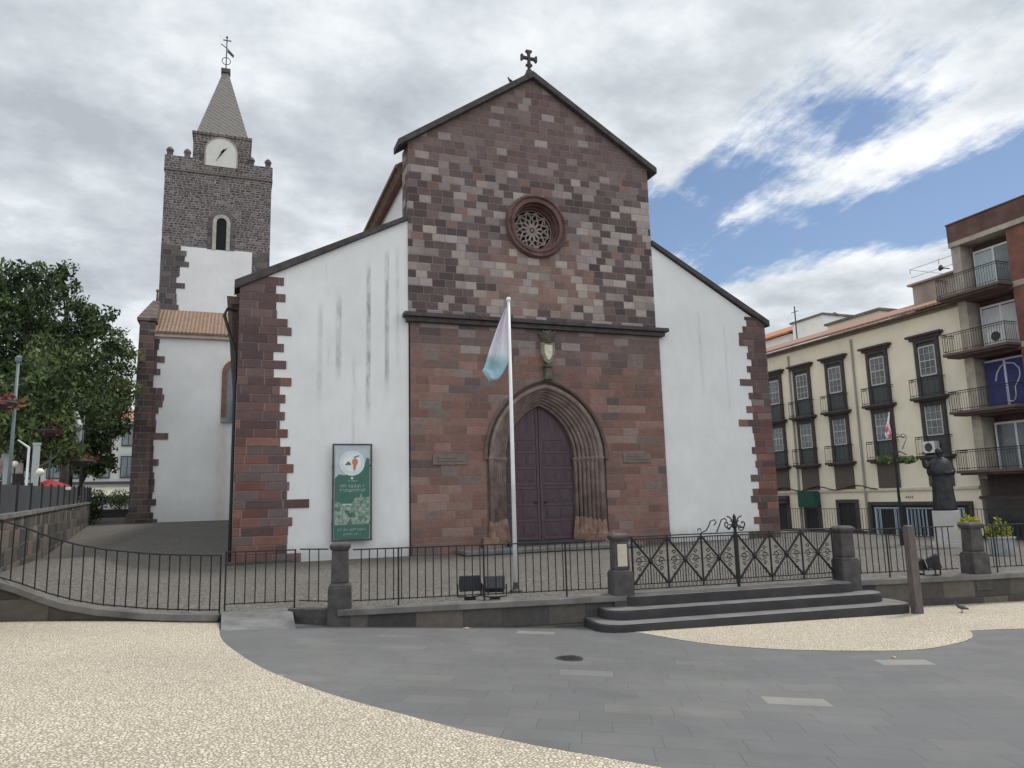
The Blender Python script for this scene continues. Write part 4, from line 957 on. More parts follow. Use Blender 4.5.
m.tube([GP(mid-.42, 1.08), GP(mid-.36, 1.2), GP(mid-.3, 1.32), GP(mid-.22, 1.35), GP(mid-.18, 1.3)], .013, 5); scroll(m, mid-.82, 1.13, .045, 1, 0, 10)
m.build('crest', M_iron, gate)

# ------------------------------------------------------------------ white flagpole and flag
fp = at(516, 592, Z=.0)
top = 6.22
FPt = thing('flagpole', 'tall white flagpole standing behind the railing before the church door', 'flagpole', (fp.x, fp.y, 0))
m = MB(); m.tube([(fp.x, fp.y, 0), (fp.x, fp.y, 3), (fp.x, fp.y, top)], [.048, .042, .03], 10); m.build('pole', M_wpaint, FPt, smooth=True)
m = MB(); m.lathe([(.14, 0), (.14, .04), (.07, .07), (.06, .2)], (fp.x, fp.y, 0), 10); m.build('base_plate', M_iron2, FPt)
m = MB(); m.ball((fp.x, fp.y, top+.04), .055, 8); m.build('finial', M_wpaint, FPt)
def flag_mat(name, top_, mid_, low_, z0, z1):
    m = bpy.data.materials.new(name); m.use_nodes = True; g = NT(m.node_tree)
    P = g.n('ShaderNodeNewGeometry').outputs['Position']; s = g.n('ShaderNodeSeparateXYZ', None, i0=P)
    f = g.m('ADD', g.smooth(s.outputs[2], z0, z1), g.m('MULTIPLY', g.m('SUBTRACT', g.noise(P, 2.2, 4), .5), .35))
    c = g.ramp(f, [(.02, low_), (.2, (.45, .62, .66)), (.36, mid_), (.85, top_)])
    b = g.n('ShaderNodeBsdfPrincipled', None, Base_Color=c, Roughness=.7); t = g.n('ShaderNodeBsdfTranslucent', None, Color=c)
    g.n('ShaderNodeOutputMaterial', None, Surface=g.n('ShaderNodeMixShader', None, i0=.45, i1=b, i2=t)); return m
def hanging_flag(p0, z_top, z_bot, width, dirv, mats_, folds=3, amp=.05, name='flag'):
    """limp flag: hoist on the pole, fly edge hanging down in folds"""
    m = MB(); nu, nv = 22, 26; dv = Vector(dirv).normalized(); nv_ = Vector((dv.y, -dv.x, 0))
    for j in range(nv+1):
        t = j/nv
        for i in range(nu+1):
            s = i/nu
            wloc = width*(.06+.94*t**.8) if t < .82 else width*(.97-.3*(t-.82)/.18)
            sag = s*(.28+.1*math.sin(3*t))*(z_top-z_bot)*(1-t)*.75
            zz = lerp(z_top, lerp(z_bot+.35*(z_top-z_bot)*(1-s), z_bot, .75*s+.1), t) - sag*.2
            off = amp*math.sin(folds*math.pi*s+2.2*t)*min(1, .25+t)*(.3+s)
            q = Vector((p0[0], p0[1], 0))+dv*(s*wloc)+nv_*off
            m.v.append(Vector((q.x, q.y, zz+.03*math.sin(5*s+3)*t)))
    for j in range(nv):
        for i in range(nu): a = j*(nu+1)+i; m.f.append((a, a+1, a+nu+2, a+nu+1)); m.fm.append(0)
    o = m.build(name, mats_, smooth=True)
    sm = o.modifiers.new('thick', 'SOLIDIFY'); sm.thickness = .004
    return o
dl = -RT.copy(); dl.z = 0
o = hanging_flag((fp.x, fp.y), top-.06, 4.40, .66, dl, flag_mat('flag_cloth', (.80, .76, .82), (.82, .84, .88), (.55, .74, .82), 4.4, 6.0), 3.4, .10)
tag(o, 'limp white and pale blue flag hanging from the tall white pole', 'flag')

# ------------------------------------------------------------------ floodlights
def floodlight(label, x, y, z, rz, sz=1.0, tilt=-20, colr=None):
    r_ = local_thing('floodlight', label, 'floodlight', 'floodlights behind the forecourt railing')
    M0 = Matrix.Translation((0, 0, .27*sz)) @ Matrix.Rotation(R(tilt), 4, 'X') @ Matrix.Scale(sz, 4)
    m = MB(M0); m.add([(-.2, -.07, -.14), (.2, -.07, -.14), (.2, -.07, .14), (-.2, -.07, .14), (-.17, .13, -.09), (.17, .13, -.09), (.17, .13, .09), (-.17, .13, .09)], [(0, 3, 2, 1), (4, 5, 6, 7), (0, 1, 5, 4), (1, 2, 6, 5), (2, 3, 7, 6), (3, 0, 4, 7)])
    for i in range(7): m.box(-.17+i*.054, -.155+i*.054, -.09, -.071, -.13, .13)
    m.build('housing', mat('floodlight_black', (.025, .027, .033), .5, .2, 4), r_, bevel=.01)
    m = MB(); m.tube([(-.22*sz, 0, .27*sz), (-.22*sz, 0, .05*sz), (0, 0, .03*sz), (.22*sz, 0, .05*sz), (.22*sz, 0, .27*sz)], .014, 5); m.box(-.1*sz, .1*sz, -.06, .06, -.02, .03); m.build('bracket', M_iron, r_)
    m = MB(M0); m.box(-.18, .18, .1301, .136, -.09, .09); m.build('lens', M_glass, r_)
    return place(r_, (x, y, z), rz)
p1 = at(470, 600, Z=.03); p2 = at(495, 600, Z=.03)
floodlight('black floodlight left of the white flagpole, the more upright of the pair', p1.x, p1.y, .05, R(-8), 1.05, -8)
floodlight('black floodlight next to the white flagpole, tipped further back', p2.x, p2.y, .05, R(-20), 1.0, -40)
p3 = at(921, 575, Z=.03); p4 = at(936, 576, Z=.03)
floodlight('small black floodlight beside the wooden post behind the railing', p3.x, p3.y, .03, R(60), .85, -15)
floodlight('black floodlight below the statue pedestal behind the railing', p4.x, p4.y, .03, R(40), 1.1, -15)

# ------------------------------------------------------------------ statue
sx_, sy_ = 10.86, -8.35
pa_ = math.atan2(CAM.x-sx_, sy_-CAM.y)
m = MB(Matrix.Translation((sx_, sy_, 0)) @ Matrix.Rotation(-pa_*-1, 4, 'Z')); c = (0, 0); m.frust(c, .95, .95, -.02, .14); m.frust(c, .8, .78, .14, 1.17)
tag(m.build('pedestal', M_ped, bevel=.015), 'pale marble pedestal under the dark bronze statue', 'pedestal')
def skin_mesh(name, pts, edges, rad, sub=2):
    me = bpy.data.meshes.new(name); me.from_pydata(pts, edges, []); o = bpy.data.objects.new(name, me); COL.objects.link(o)
    o.modifiers.new('skin', 'SKIN'); lay = me.skin_vertices[0] if me.skin_vertices else None
    if lay is None:
        bm = bmesh.new(); bm.from_mesh(me); bm.verts.layers.skin.verify(); bm.to_mesh(me); bm.free(); lay = me.skin_vertices[0]
    for i, r_ in enumerate(rad): lay.data[i].radius = r_ if isinstance(r_, tuple) else (r_, r_)
    lay.data[0].use_root = True
    s = o.modifiers.new('sub', 'SUBSURF'); s.levels = sub; s.render_levels = sub
    return o
stt = thing('statue', 'dark bronze statue of a robed figure raising one arm on a marble pedestal', 'statue', (sx_, sy_, 1.17))
# facing the camera side, raised arm at the figure's right (photo left)
fr = Vector((CAM.x-sx_, CAM.y-sy_, 0)).normalized(); rg = Vector((-fr.y, fr.x, 0)); rg = rg if rg.dot(RT) < 0 else -rg   # rg: towards photo left
def SP(r_, f_, z): return tuple(rg*r_+fr*f_+Vector((0, 0, z)))
# robe: folded lathe
m = MB(); prof = [(.38, 0), (.37, .1), (.35, .5), (.335, .9), (.33, 1.15), (.35, 1.35), (.385, 1.5), (.37, 1.6), (.26, 1.72), (.11, 1.80), (.085, 1.86)]
n = 40; vs = []
for (r_, z) in prof:
    for k in range(n):
        a = 2*math.pi*k/n; fold = 1+(.06*math.sin(9*a+z*1.2)+.03*math.sin(17*a))*max(0, 1-z/1.5)
        vs.append(Vector((sx_, sy_, 1.17))+rg*(r_*fold*math.cos(a))+fr*(r_*fold*.72*math.sin(a))+Vector((0, 0, z)))
m.add(vs, [(i*n+k, i*n+(k+1) % n, (i+1)*n+(k+1) % n, (i+1)*n+k) for i in range(len(prof)-1) for k in range(n)]+[tuple(range(n))])
m.build('robe', M_bronze, stt, smooth=True)
m = MB(); vs = []; prof = [(.43, 1.22), (.46, 1.3), (.44, 1.45), (.39, 1.6), (.27, 1.73), (.1, 1.81)]
for (r_, z) in prof:
    for k in range(n):
        a = 2*math.pi*k/n; vs.append(Vector((sx_, sy_, 1.17))+rg*(r_*(1+.03*math.sin(11*a))*math.cos(a))+fr*(r_*.75*math.sin(a))+Vector((0, 0, z+.03*math.sin(5*a))))
m.add(vs, [(i*n+k, i*n+(k+1) % n, (i+1)*n+(k+1) % n, (i+1)*n+k) for i in range(len(prof)-1) for k in range(n)]); m.build('cape', M_bronze, stt, smooth=True)
body = skin_mesh('body', [SP(0, 0, 1.55), SP(0, 0, 1.78), SP(0, .02, 1.86), SP(0, .03, 1.96), SP(0, .02, 2.07), SP(.3, 0, 1.6), SP(.5, .08, 1.5), SP(.52, .14, 1.78), SP(.5, .16, 1.92), SP(-.3, .02, 1.55), SP(-.42, .1, 1.3), SP(-.2, .3, 1.28), SP(-.1, .34, 1.3)],
    [(0, 1), (1, 2), (2, 3), (3, 4), (0, 5), (5, 6), (6, 7), (7, 8), (0, 9), (9, 10), (10, 11), (11, 12)],
    [.2, .1, .09, .115, .09, .12, .1, .07, .055, .12, .1, .06, .045])
body.parent = stt; stt.scale = (.9, .9, .96); body.data.materials.append(M_bronze)
def finger_set(base, up_, side, parent):
    m = MB(); b_ = Vector(base)
    for i, (dx, l) in enumerate([(-.035, .07), (-.012, .085), (.012, .08), (.034, .065)]):
        p = b_+side*dx; m.tube([p, p+up_*l*.5+fr*.006, p+up_*l+fr*.02], [.012, .011, .008], 5)
    m.tube([b_-side*.04-up_*.05, b_-side*.075-up_*.01, b_-side*.08+up_*.025], [.013, .012, .009], 5)
    return m
mb = finger_set(Vector(SP(.5, .16, 1.96)), Vector((0, 0, 1)), rg, stt); mb.v = [p+Vector((sx_, sy_, 1.17)) for p in mb.v]; mb.build('fingers', M_bronze, stt)
m = MB(); hc = Vector((sx_, sy_, 1.17))+rg*0+fr*.03+Vector((0, 0, 2.0))
m.ball(hc+Vector((0, 0, .02)), .135, 12, (.95, 1, 1.1)); m.tube([hc+fr*.1+Vector((0, 0, .0)), hc+fr*.125+Vector((0, 0, -.03))], [.014, .02], 5)
m.build('skull_cap', M_bronze, stt, smooth=True)

# ------------------------------------------------------------------ foliage
def leaves(m, c, rad, n, size, rnd, squash=(1, 1, 1), shell=.5):
    for _ in range(n):
        while True:
            d = Vector((rnd.uniform(-1, 1), rnd.uniform(-1, 1), rnd.uniform(-1, 1)))
            if .01 < d.length < 1: break
        d = d.normalized()*(shell+(1-shell)*rnd.random()**.6)
        p = Vector(c)+Vector((d.x*rad*squash[0], d.y*rad*squash[1], d.z*rad*squash[2]))
        a = Vector((rnd.gauss(0, 1), rnd.gauss(0, 1), rnd.gauss(0, .6)+.2)).normalized(); b = a.orthogonal().normalized(); b.rotate(Matrix.Rotation(rnd.uniform(0, 6.28), 3, a)); c2 = a.cross(b)
        s = size*rnd.uniform(.6, 1.3); o = len(m.v)
        m.v += [p-b*s, p+c2*s*.42, p+b*s, p-c2*s*.42]; m.f.append((o, o+1, o+2, o+3)); m.fm.append(0)
def tree(label, base, lobes, mleaf, seed, group, leaf=.16, dens=1.0, trunk_r=.28, name='broadleaf_tree'):
    """lobes: list of (centre, radius) in world space; trunk rises to them with limbs"""
    rnd = random.Random(seed); base = Vector(base)
    root = thing(name, label, 'tree', base, group)
    m = MB(); zt = min(l[0].z for l in lobes)-.3; fork = Vector((base.x+rnd.uniform(-.4, .4), base.y+rnd.uniform(-.3, .3), lerp(base.z, zt, .85)))
    m.tube([base, base.lerp(fork, .5)+Vector((rnd.uniform(-.12, .12), 0, 0)), fork], [trunk_r*1.15, trunk_r*.85, trunk_r*.7], 8)
    for (c, r_) in lobes:
        mid_ = fork.lerp(c, .5)+Vector((0, 0, rnd.uniform(-.3, .5))); m.tube([fork-Vector((0, 0, .2)), mid_, c], [trunk_r*.5, trunk_r*.3, trunk_r*.1], 6)
    m.build('trunk', M_bark, root, smooth=True)
    m = MB()
    for (c, r_) in lobes:
        k = int(11*r_*r_)
        for _ in range(k):     # clumps on the lobe surface
            d = Vector((rnd.gauss(0, 1), rnd.gauss(0, 1), rnd.gauss(0, 1))).normalized(); q = c+Vector((d.x, d.y, d.z*.85))*r_*rnd.uniform(.55, 1.05)
            cr = rnd.uniform(.35, .75)
            leaves(m, q, cr, int(130*dens*cr), leaf*.8, rnd, (1, 1, .7), .2)
        leaves(m, c, r_*.7, int(90*r_*dens), leaf*1.3, rnd)
    m.build('crown', mleaf, root)
    return root
G_T = 'street trees left of the church'
def L(u, v, D, r_): return (at(u, v, D=D), r_)
gz = .9
def gnd(u, D, z=gz): p = at(u, 500, D=D); return (p.x, p.y, z)
tree('tall dark tree at the left edge with the highest ragged crown', gnd(18, 34), [L(8, 300, 34, 1.5), L(30, 290, 34, 1.1), L(-18, 330, 34, 2.2), L(20, 345, 34, 2.0), L(-15, 390, 33, 2.0), L(25, 395, 33, 1.6), L(5, 278, 34, .8), L(36, 270, 34, .5)], M_leafA, 1, G_T, dens=.8)
tree('dark tree with a pointed tuft beside the first one', gnd(60, 40), [L(66, 284, 38, .9), L(62, 272, 38, .5), L(64, 318, 38, 1.7), L(48, 350, 37, 1.9), L(82, 345, 38, 1.9), L(60, 400, 36, 1.9), L(84, 400, 37, 1.6), L(96, 322, 38, .9)], M_leafA, 2, G_T, dens=.8)
tree('broad green tree nearest the brown church buttress', gnd(83, 60), [L(100, 458, 50, 1.3), L(84, 462, 50, 1.4), L(104, 345, 46, 1.5), L(110, 385, 46, 1.7), L(94, 425, 46, 1.7), L(118, 360, 46, 1.1), L(114, 420, 46, 1.4), L(74, 440, 46, 1.6), L(122, 400, 46, .9)], M_leafB, 3, G_T, dens=.8)
tree('lighter green low tree in front of the taller dark crowns', gnd(38, 30), [L(36, 395, 30, 1.3), L(60, 372, 30, 1.1), L(18, 425, 30, 1.3), L(52, 425, 30, 1.1), L(8, 440, 31, 1.1), L(38, 448, 32, .9), L(62, 452, 33, .9)], M_leafB, 4, G_T, trunk_r=.16, dens=.8)
tree('dark tree far behind the others toward the white building', gnd(66, 56), [L(64, 430, 52, 2.6), L(30, 430, 52, 3.0), L(88, 400, 56, 2.6), L(-10, 440, 50, 3.2), L(55, 380, 54, 3)], M_leafA, 5, G_T, dens=.7, leaf=.2)

# ------------------------------------------------------------------ left side: wall, panels, lamps, flags
wa, wb = at(-60, 600, D=10.5), at(92, 524, D=48)
wl = thing('stone_wall', 'rubble stone wall along the left side path below dark screen panels', 'wall', (wa.x, wa.y, 0))
ta, tb = at(-60, 530, D=10.5), at(92, 503, D=48)
dd = (wb-wa); dd.z = 0; dd.normalize(); nr = Vector((-dd.y, dd.x, 0))*.4
def wedge(m, a, b, za0, zb0, za1, zb1, off): m.add([(a.x, a.y, za0), (b.x, b.y, zb0), (b.x, b.y, zb1), (a.x, a.y, za1), (a.x+off.x, a.y+off.y, za0), (b.x+off.x, b.y+off.y, zb0), (b.x+off.x, b.y+off.y, zb1), (a.x+off.x, a.y+off.y, za1)], [(0, 1, 2, 3), (7, 6, 5, 4), (0, 4, 5, 1), (1, 5, 6, 2), (2, 6, 7, 3), (3, 7, 4, 0)])
m = MB(); wedge(m, wa, wb, -.3, -.3, ta.z, tb.z, nr); m.build('wall', M_rubble, wl)
m = MB(); wedge(m, wa-nr*.12, wb-nr*.12, ta.z+.002, tb.z+.002, ta.z+.1, tb.z+.1, nr*1.2); m.build('coping', M_cope2, wl)
pa, pb = at(-60, 478, D=10.5), at(92, 487, D=48)
scr = thing('screen_fence', 'row of dark grey screen panels standing on the rubble stone wall', 'fence', (wa.x, wa.y, ta.z))
K = 16
for i in range(K):
    t0, t1 = (i/K)**1.0, ((i+1)/K)
    a = wa.lerp(wb, t0)+nr*.3; b = wa.lerp(wb, t1-.004)+nr*.3
    m = MB(); wedge(m, a, b, lerp(ta.z, tb.z, t0)+.11, lerp(ta.z, tb.z, t1)+.11, lerp(pa.z, pb.z, t0)-.05, lerp(pa.z, pb.z, t1)-.05, nr*.1); m.build('panel', mat('screen_grey', (.045, .047, .055), .6, .25, 1.5), scr)
    m = MB(); m.box(a.x-.03, a.x+.03, a.y-.03, a.y+.03, lerp(ta.z, tb.z, t0)+.1, lerp(pa.z, pb.z, t0)+.02); m.build('post', M_iron, scr)
# terrain behind the wall, under the trees
m = MB(); a = wa+nr; b = wb+nr
m.add([(a.x, a.y, ta.z-.3), (b.x, b.y, tb.z-.9), (b.x, 140, 1.4), (-90, 140, 1.4), (-90, a.y, ta.z-.3)], [(0, 1, 2, 3, 4)]); struct(m.build('street', mat('street_grey', (.14, .135, .13), .9, .2, .5)))
m = MB(); m.add([(wb.x, wb.y-3, .95), (-14, 40, 1.2), (-10, 140, 1.35), (wb.x-10, 140, 1.35)], [(0, 1, 2, 3)]); struct(m.build('path', mat('path_grey', (.16, .155, .15), .9, .2, .5)))

def basket(label, p, r_, ml, seed, group):
    rt = thing('flower_basket', label, 'flower basket', p, group)
    m = MB(); m.lathe([(.05*r_*3, -.3*r_), (.6*r_, -.1*r_), (.7*r_, .05*r_), (.6*r_, .12*r_)], tuple(p), 8); m.build('pot', M_dark, rt)
    m = MB(); leaves(m, Vector(p)+Vector((0, 0, .15*r_)), r_, 150, .09, random.Random(seed), (1, 1, .45), .1); m.build('flowers', ml, rt)
    return rt
# tall poles at left
def pole(name, label, cat, u, vb, vt, D, r0, r1, mm, group=None):
    b = at(u, vb, D=D); b.z = max(b.z, gz) if D > 20 else b.z; zt = at(u, vt, D=D).z
    o = thing(name, label, cat, b, group); m = MB(); m.tube([b, (b.x, b.y, zt)], [r0, r1], 8); m.build('pole', mm, o, smooth=True); 
    m = MB(); m.lathe([(r0*2, 0), (r0*2, .12), (r0*1.3, .2)], tuple(b), 8); m.build('foot', mm, o); return o, b, zt
M_pole = mat('green_grey_pole', (.13, .17, .17), .5, .15, 3)
o, b, zt = pole('lamp_post', 'tall grey green lamp post at the left edge of the photo', 'lamp post', 4, 545, 358, 18, .05, .035, M_pole)
m = MB(); m.lathe([(.035, 0), (.07, .05), (.08, .15), (.03, .2)], (b.x, b.y, zt), 8); m.build('lamp_head', M_pole, o)
basket('flat pink flower basket on the leftmost lamp post', at(2, 404, D=18), .5, M_leafR, 51, 'pink flower baskets among the trees')
o, b, zt = pole('lamp_post', 'slim lamp post between the trees carrying a red flower basket', 'lamp post', 48, 490, 400, 30, .05, .04, M_pole)
m = MB(); m.lathe([(.05, 0), (.16, .06), (.05, .2)], (b.x, b.y, zt), 8); m.build('lamp_head', M_pole, o)
basket('red and orange flower basket among the trees', at(49, 432, D=29.5), .75, M_leafR, 52, 'pink flower baskets among the trees')
basket('small pinkish flower basket lowest of the three, nearest the church', at(82, 462, D=33), .7, M_leafR, 53, 'pink flower baskets among the trees')
for i, (u, v0, v1, D, lab, lb2) in enumerate([(68, 405, 428, 33, 'white flag hanging limp in front of the trees, the left one', 'thin dark flagpole with the left white flag'), (79, 417, 446, 34, 'white flag hanging limp in front of the trees, the right one', 'thin dark flagpole with the right white flag')]):
    o, b, zt = pole('flagpole', lb2, 'flagpole', u, 500, v0-3, D, .04, .03, M_iron2, 'flagpoles among the trees')
    f = hanging_flag((b.x, b.y), zt-.05, at(u, v1, D=D).z, .45, dl*(1 if i else -1), mat('flag_white', (.62, .62, .66), .7, .12, 3), 3, .08); tag(f, lab, 'flag', 'white flags among the trees')
# short street light with an angled arm
b = at(25, 500, D=24); b.z = 1.6; zt = at(28, 447, D=24).z
o = thing('street_lamp', 'pale street lamp with a short angled arm above the screen panels', 'street lamp', b); m = MB(); m.tube([b, (b.x, b.y, zt), (b.x-.0, b.y, zt+.02)], .038, 7); m.build('pole', M_wpaint, o)
m = MB(); q = at(18, 440, D=24); m.tube([(b.x, b.y, zt), q], [.038, .02], 6); m.build('arm', M_wpaint, o)
M_globe = mat('lamp_globe', (.78, .76, .6), .3, .05)
for i, (u, v) in enumerate([(40, 472), (15, 464)]):
    p = at(u, v, D=26+i*3); o = thing('globe_lamp', ['round cream globe lamp on a thin stem above the screen fence', 'round cream globe lamp further left, half hidden by foliage'][i], 'lamp', (p.x, p.y, 1.5), 'globe lamps behind the screen fence')
    m = MB(); m.ball(p, .13, 10); m.build('globe', M_globe, o, smooth=True); m = MB(); m.tube([(p.x, p.y, 1.4), (p.x, p.y, p.z-.15)], .03, 6); m.build('stem', M_iron, o)
# pale column banners
for i, (u, v0, v1, D) in enumerate([(37, 445, 487, 27), (8, 450, 487, 30)]):
    a = at(u, v0, D=D); m = MB(); m.box(a.x-.1, a.x+.1, a.y-.08, a.y+.08, 1.4, a.z)
    m.box(a.x-.12, a.x+.12, a.y-.1, a.y+.1, a.z, a.z+.08)
    tag(m.build('pale_column', mat('pale_column', (.4, .43, .41), .6, .1)), ['slim pale column beside the globe lamp', 'slim pale column at the left edge below the trees'][i], 'column', 'pale columns behind the screen fence')
# red parasol
p = at(50, 481, D=30); o = thing('parasol', 'red parasol with a white edge behind the screen fence', 'parasol', (p.x, p.y, 1.4))
m = MB(); m.lathe([(.75, 0), (.73, .05), (.08, .3)], (p.x, p.y, p.z-.25), 8); m.build('canopy', mat('red_canvas', (.32, .04, .035), .8, .3), o); m = MB(); m.tube([(p.x, p.y, 1.4), (p.x, p.y, p.z)], .03, 6); m.build('pole', M_iron2, o)
m = MB(); m.lathe([(.76, -.12), (.77, -.01), (.75, -.005)], (p.x, p.y, p.z-.25), 8); m.build('valance', M_wpaint, o)
# pink-and-white hanging banner far left
p = at(10, 462, D=32); m = MB(); m.box(p.x-.5, p.x+.5, p.y-.02, p.y+.02, p.z-.5, p.z+.9); m.box(p.x-.54, p.x+.54, p.y-.03, p.y+.03, p.z+.9, p.z+.96); m.box(p.x-.54, p.x-.501, p.y-.04, p.y+.04, 1.2, p.z+.9)
tag(m.build('hanging_banner', mat('pink_cloth', (.45, .12, .17), .8, .5, 1.2, col2=(.7, .6, .6))), 'pink and white cloth banner on a frame at the left edge', 'banner')
# steps and planters at the end of the path, D ~ 55
m = MB(); q = at(92, 517, D=52); 
for i in range(4): m.box(q.x-.6, q.x+4.2, q.y+i*.5, q.y+5, .9+i*.26, 1.16+i*.26-.004)
tag(m.build('far_steps', M_stepst, bevel=.02), 'dark basalt steps at the end of the side path', 'steps')
for i, (u, D) in enumerate([(88, 46), (97, 57), (120, 60)]):
    p = at(u, 500, D=D); zb = 1.0 if i == 0 else 1.9
    o = thing('shrub', ['dark round shrub at the end of the rubble wall', 'small dark shrub at the left of the far steps', 'low dark shrub on top of the far steps'][i], 'shrub', (p.x, p.y, zb)); m = MB(); leaves(m, (p.x, p.y, zb+.8), .95, 900, .1, random.Random(70+i), (1, 1, .9), .2); m.build('foliage', M_leafA, o); m = MB(); m.tube([(p.x, p.y, zb), (p.x, p.y, zb+.8)], .06, 6); m.build('stem', M_bark, o)
# distant white building
bd = thing('white_building', 'white building with dark windows far behind the trees, left of the buttress', 'building', (-34, 75, 1))
q0, q1 = at(60, 500, D=88), at(185, 500, D=88); yb_ = q0.y
m = MB(); m.box(q0.x-14, q1.x+3, yb_, yb_+10, .8, 12.8); m.build('wall', mat('far_white', (.5, .5, .48), .85, .12, .6), bd)
m = MB(); m.prism([(q0.x-14.5, yb_-.6, 12.8), (q1.x+3.5, yb_-.6, 12.8), (q1.x+3.5, yb_+5, 14.6), (q0.x-14.5, yb_+5, 14.6)], (0, 0, .2)); m.build('roof', M_tileO, bd)
m = MB(); m.box(q0.x-14, q1.x+3, yb_-.3, yb_-.01, 5.0, 5.3); m.build('string_course', M_dark, bd)
for i in range(12):
    for (za, zb) in ((5.7, 8.4), (9.6, 11.8)):
        x = q0.x-12+i*2.6
        m = MB(); m.box(x, x+1.5, yb_-.12, yb_-.005, za, zb); f = m.build('window', M_dark, bd); m = MB()
        for a_ in (0, 1): m.box(x+.12+a_*.68, x+.7+a_*.68, yb_-.14, yb_-.125, za+.15, zb-.15)
        m.build('pane', M_glassb, f)
m = MB(); m.prism([(q0.x-6, yb_-3.6, 3.4), (q1.x+2, yb_-3.6, 3.4), (q1.x+2, yb_-.31, 4.5), (q0.x-6, yb_-.31, 4.5)], (0, 0, .08)); m.build('awning', mat('cream_awning', (.55, .52, .4), .8, .1), bd)
m = MB(); m.box(q0.x-6, q1.x+2, yb_-.06, yb_-.003, .9, 3.6); m.build('shopfront', M_glass, bd)
p = at(118, 497, D=70); vn = thing('van', 'pale grey van parked before the far white building', 'van', (p.x, p.y, 1.2))
m = MB(); m.prism([(p.x-2.3, p.y-.9, 1.5), (p.x+2.3, p.y-.9, 1.5), (p.x+2.3, p.y-.9, 3.3), (p.x-1.2, p.y-.9, 3.3), (p.x-1.9, p.y-.9, 2.5), (p.x-2.3, p.y-.9, 2.4)], (0, 1.8, 0)); m.build('body', mat('van_paint', (.5, .52, .54), .35, .05), vn, bevel=.08)
m = MB(); m.box(p.x-1.0, p.x+2.0, p.y-.93, p.y-.905, 2.5, 3.1); m.build('window', M_glass, vn)
for dx in (-1.5, 1.5):
    mm2 = MB(Matrix.Translation((p.x+dx, p.y-.92, 1.55)) @ Matrix.Rotation(R(90), 4, 'X')); mm2.lathe([(.33, 0), (.33, .2)], (0, 0, 0), 14); mm2.build('wheel', M_iron, vn)

# ------------------------------------------------------------------ right side: street and buildings
SZ = -.92
m = MB(); m.add([(14.99, -60, SZ-.12), (20.6, -60, SZ-.12), (20.6, 70, SZ-.12), (14.99, 70, SZ-.12)], [(0, 1, 2, 3)]); struct(m.build('road', mat('road_setts', (.17, .165, .16), .9, .2, 1)))
m = MB(); m.box(20.6, 22.4, -60, 70, SZ-.3, SZ); struct(m.build('pavement', mat('pavement_pale', (.32, .30, .27), .9, .2, 1)))
CB = thing('cream_building', 'long cream building with dark stone window surrounds, balconies and a red tiled roof', 'building', (22.3, 8, SZ))
XB = 22.3; YR0, YL0 = -.95, 30.0
m = MB(); m.box(XB, XB+9, YR0, YL0, SZ, 11.05); m.build('wall', M_cream, CB)
m = MB(); m.box(XB-.40, XB-.001, YR0-.02, YL0, 10.98, 11.06); m.box(XB-.14, XB-.001, YR0, YL0, 10.84, 10.975); m.build('eave', mat('eave_grey', (.2, .16, .14), .85, .2), CB, bevel=.02)
m = MB(); P = [(XB-.55, YR0-.05, 11.07), (XB-.55, YL0, 11.07), (XB+4.5, YL0, 12.75), (XB+4.5, YR0-.05, 12.75)]
m.add([Vector(p) for p in P]+[Vector(p)+Vector((0, 0, .12)) for p in P], [(0, 1, 2, 3), (7, 6, 5, 4), (0, 4, 5, 1), (1, 5, 6, 2), (2, 6, 7, 3), (3, 7, 4, 0)]); m.build('roof', M_tileY, CB)
m = MB(); m.box(XB-.1, XB-.001, YR0, YL0, 1.83, 1.98); m.build('string_course', mat('pale_stone', (.6, .56, .45), .85, .12), CB, bevel=.01)
m = MB(); m.box(XB-.05, XB-.001, YR0, YL0, SZ, SZ+.55); m.build('wall_base', M_dark, CB)
for yy_ in (5.95, 11.2): m = MB(); m.tube([(XB-.08, yy_, 10.6), (XB-.08, yy_, SZ)], .06, 6); m.build('downpipe', mat('pipe_grey', (.3, .3, .27), .6, .1), CB)
cols = [1.05, 4.25, 7.4, 10.15, 12.75, 15.6, 18.5]
M_sur = mat('window_surround_stone', (.065, .058, .055), .85, .25, 4, .3)
M_shut = mat('green_grey_shutter', (.07, .085, .085), .6, .2, 4, stretch=(1, 1, 8))
def sash(parent, yc, hw_, za, zb, xf=XB-.09, nv_=3, nh=4, colm=None):
    m = MB(); m.box(xf+.02, xf+.03, yc-hw_, yc+hw_, za, zb); m.build('pane', M_glassb, parent)
    m = MB()
    for i in range(nv_+1): y = lerp(yc-hw_, yc+hw_, i/nv_); t = .03 if i in (0, nv_) else .010; m.box(xf-.012, xf+.015, y-t, y+t, za, zb)
    for i in range(nh+1): z = lerp(za, zb, i/nh); t = .035 if i in (0, nh) else (.025 if i == nh//2 else .010); m.box(xf-.014, xf+.013, yc-hw_, yc+hw_, z-t, z+t)
    m.build('sash', mat('dull_white_sash', (.5, .5, .48), .6, .1, 3), parent)
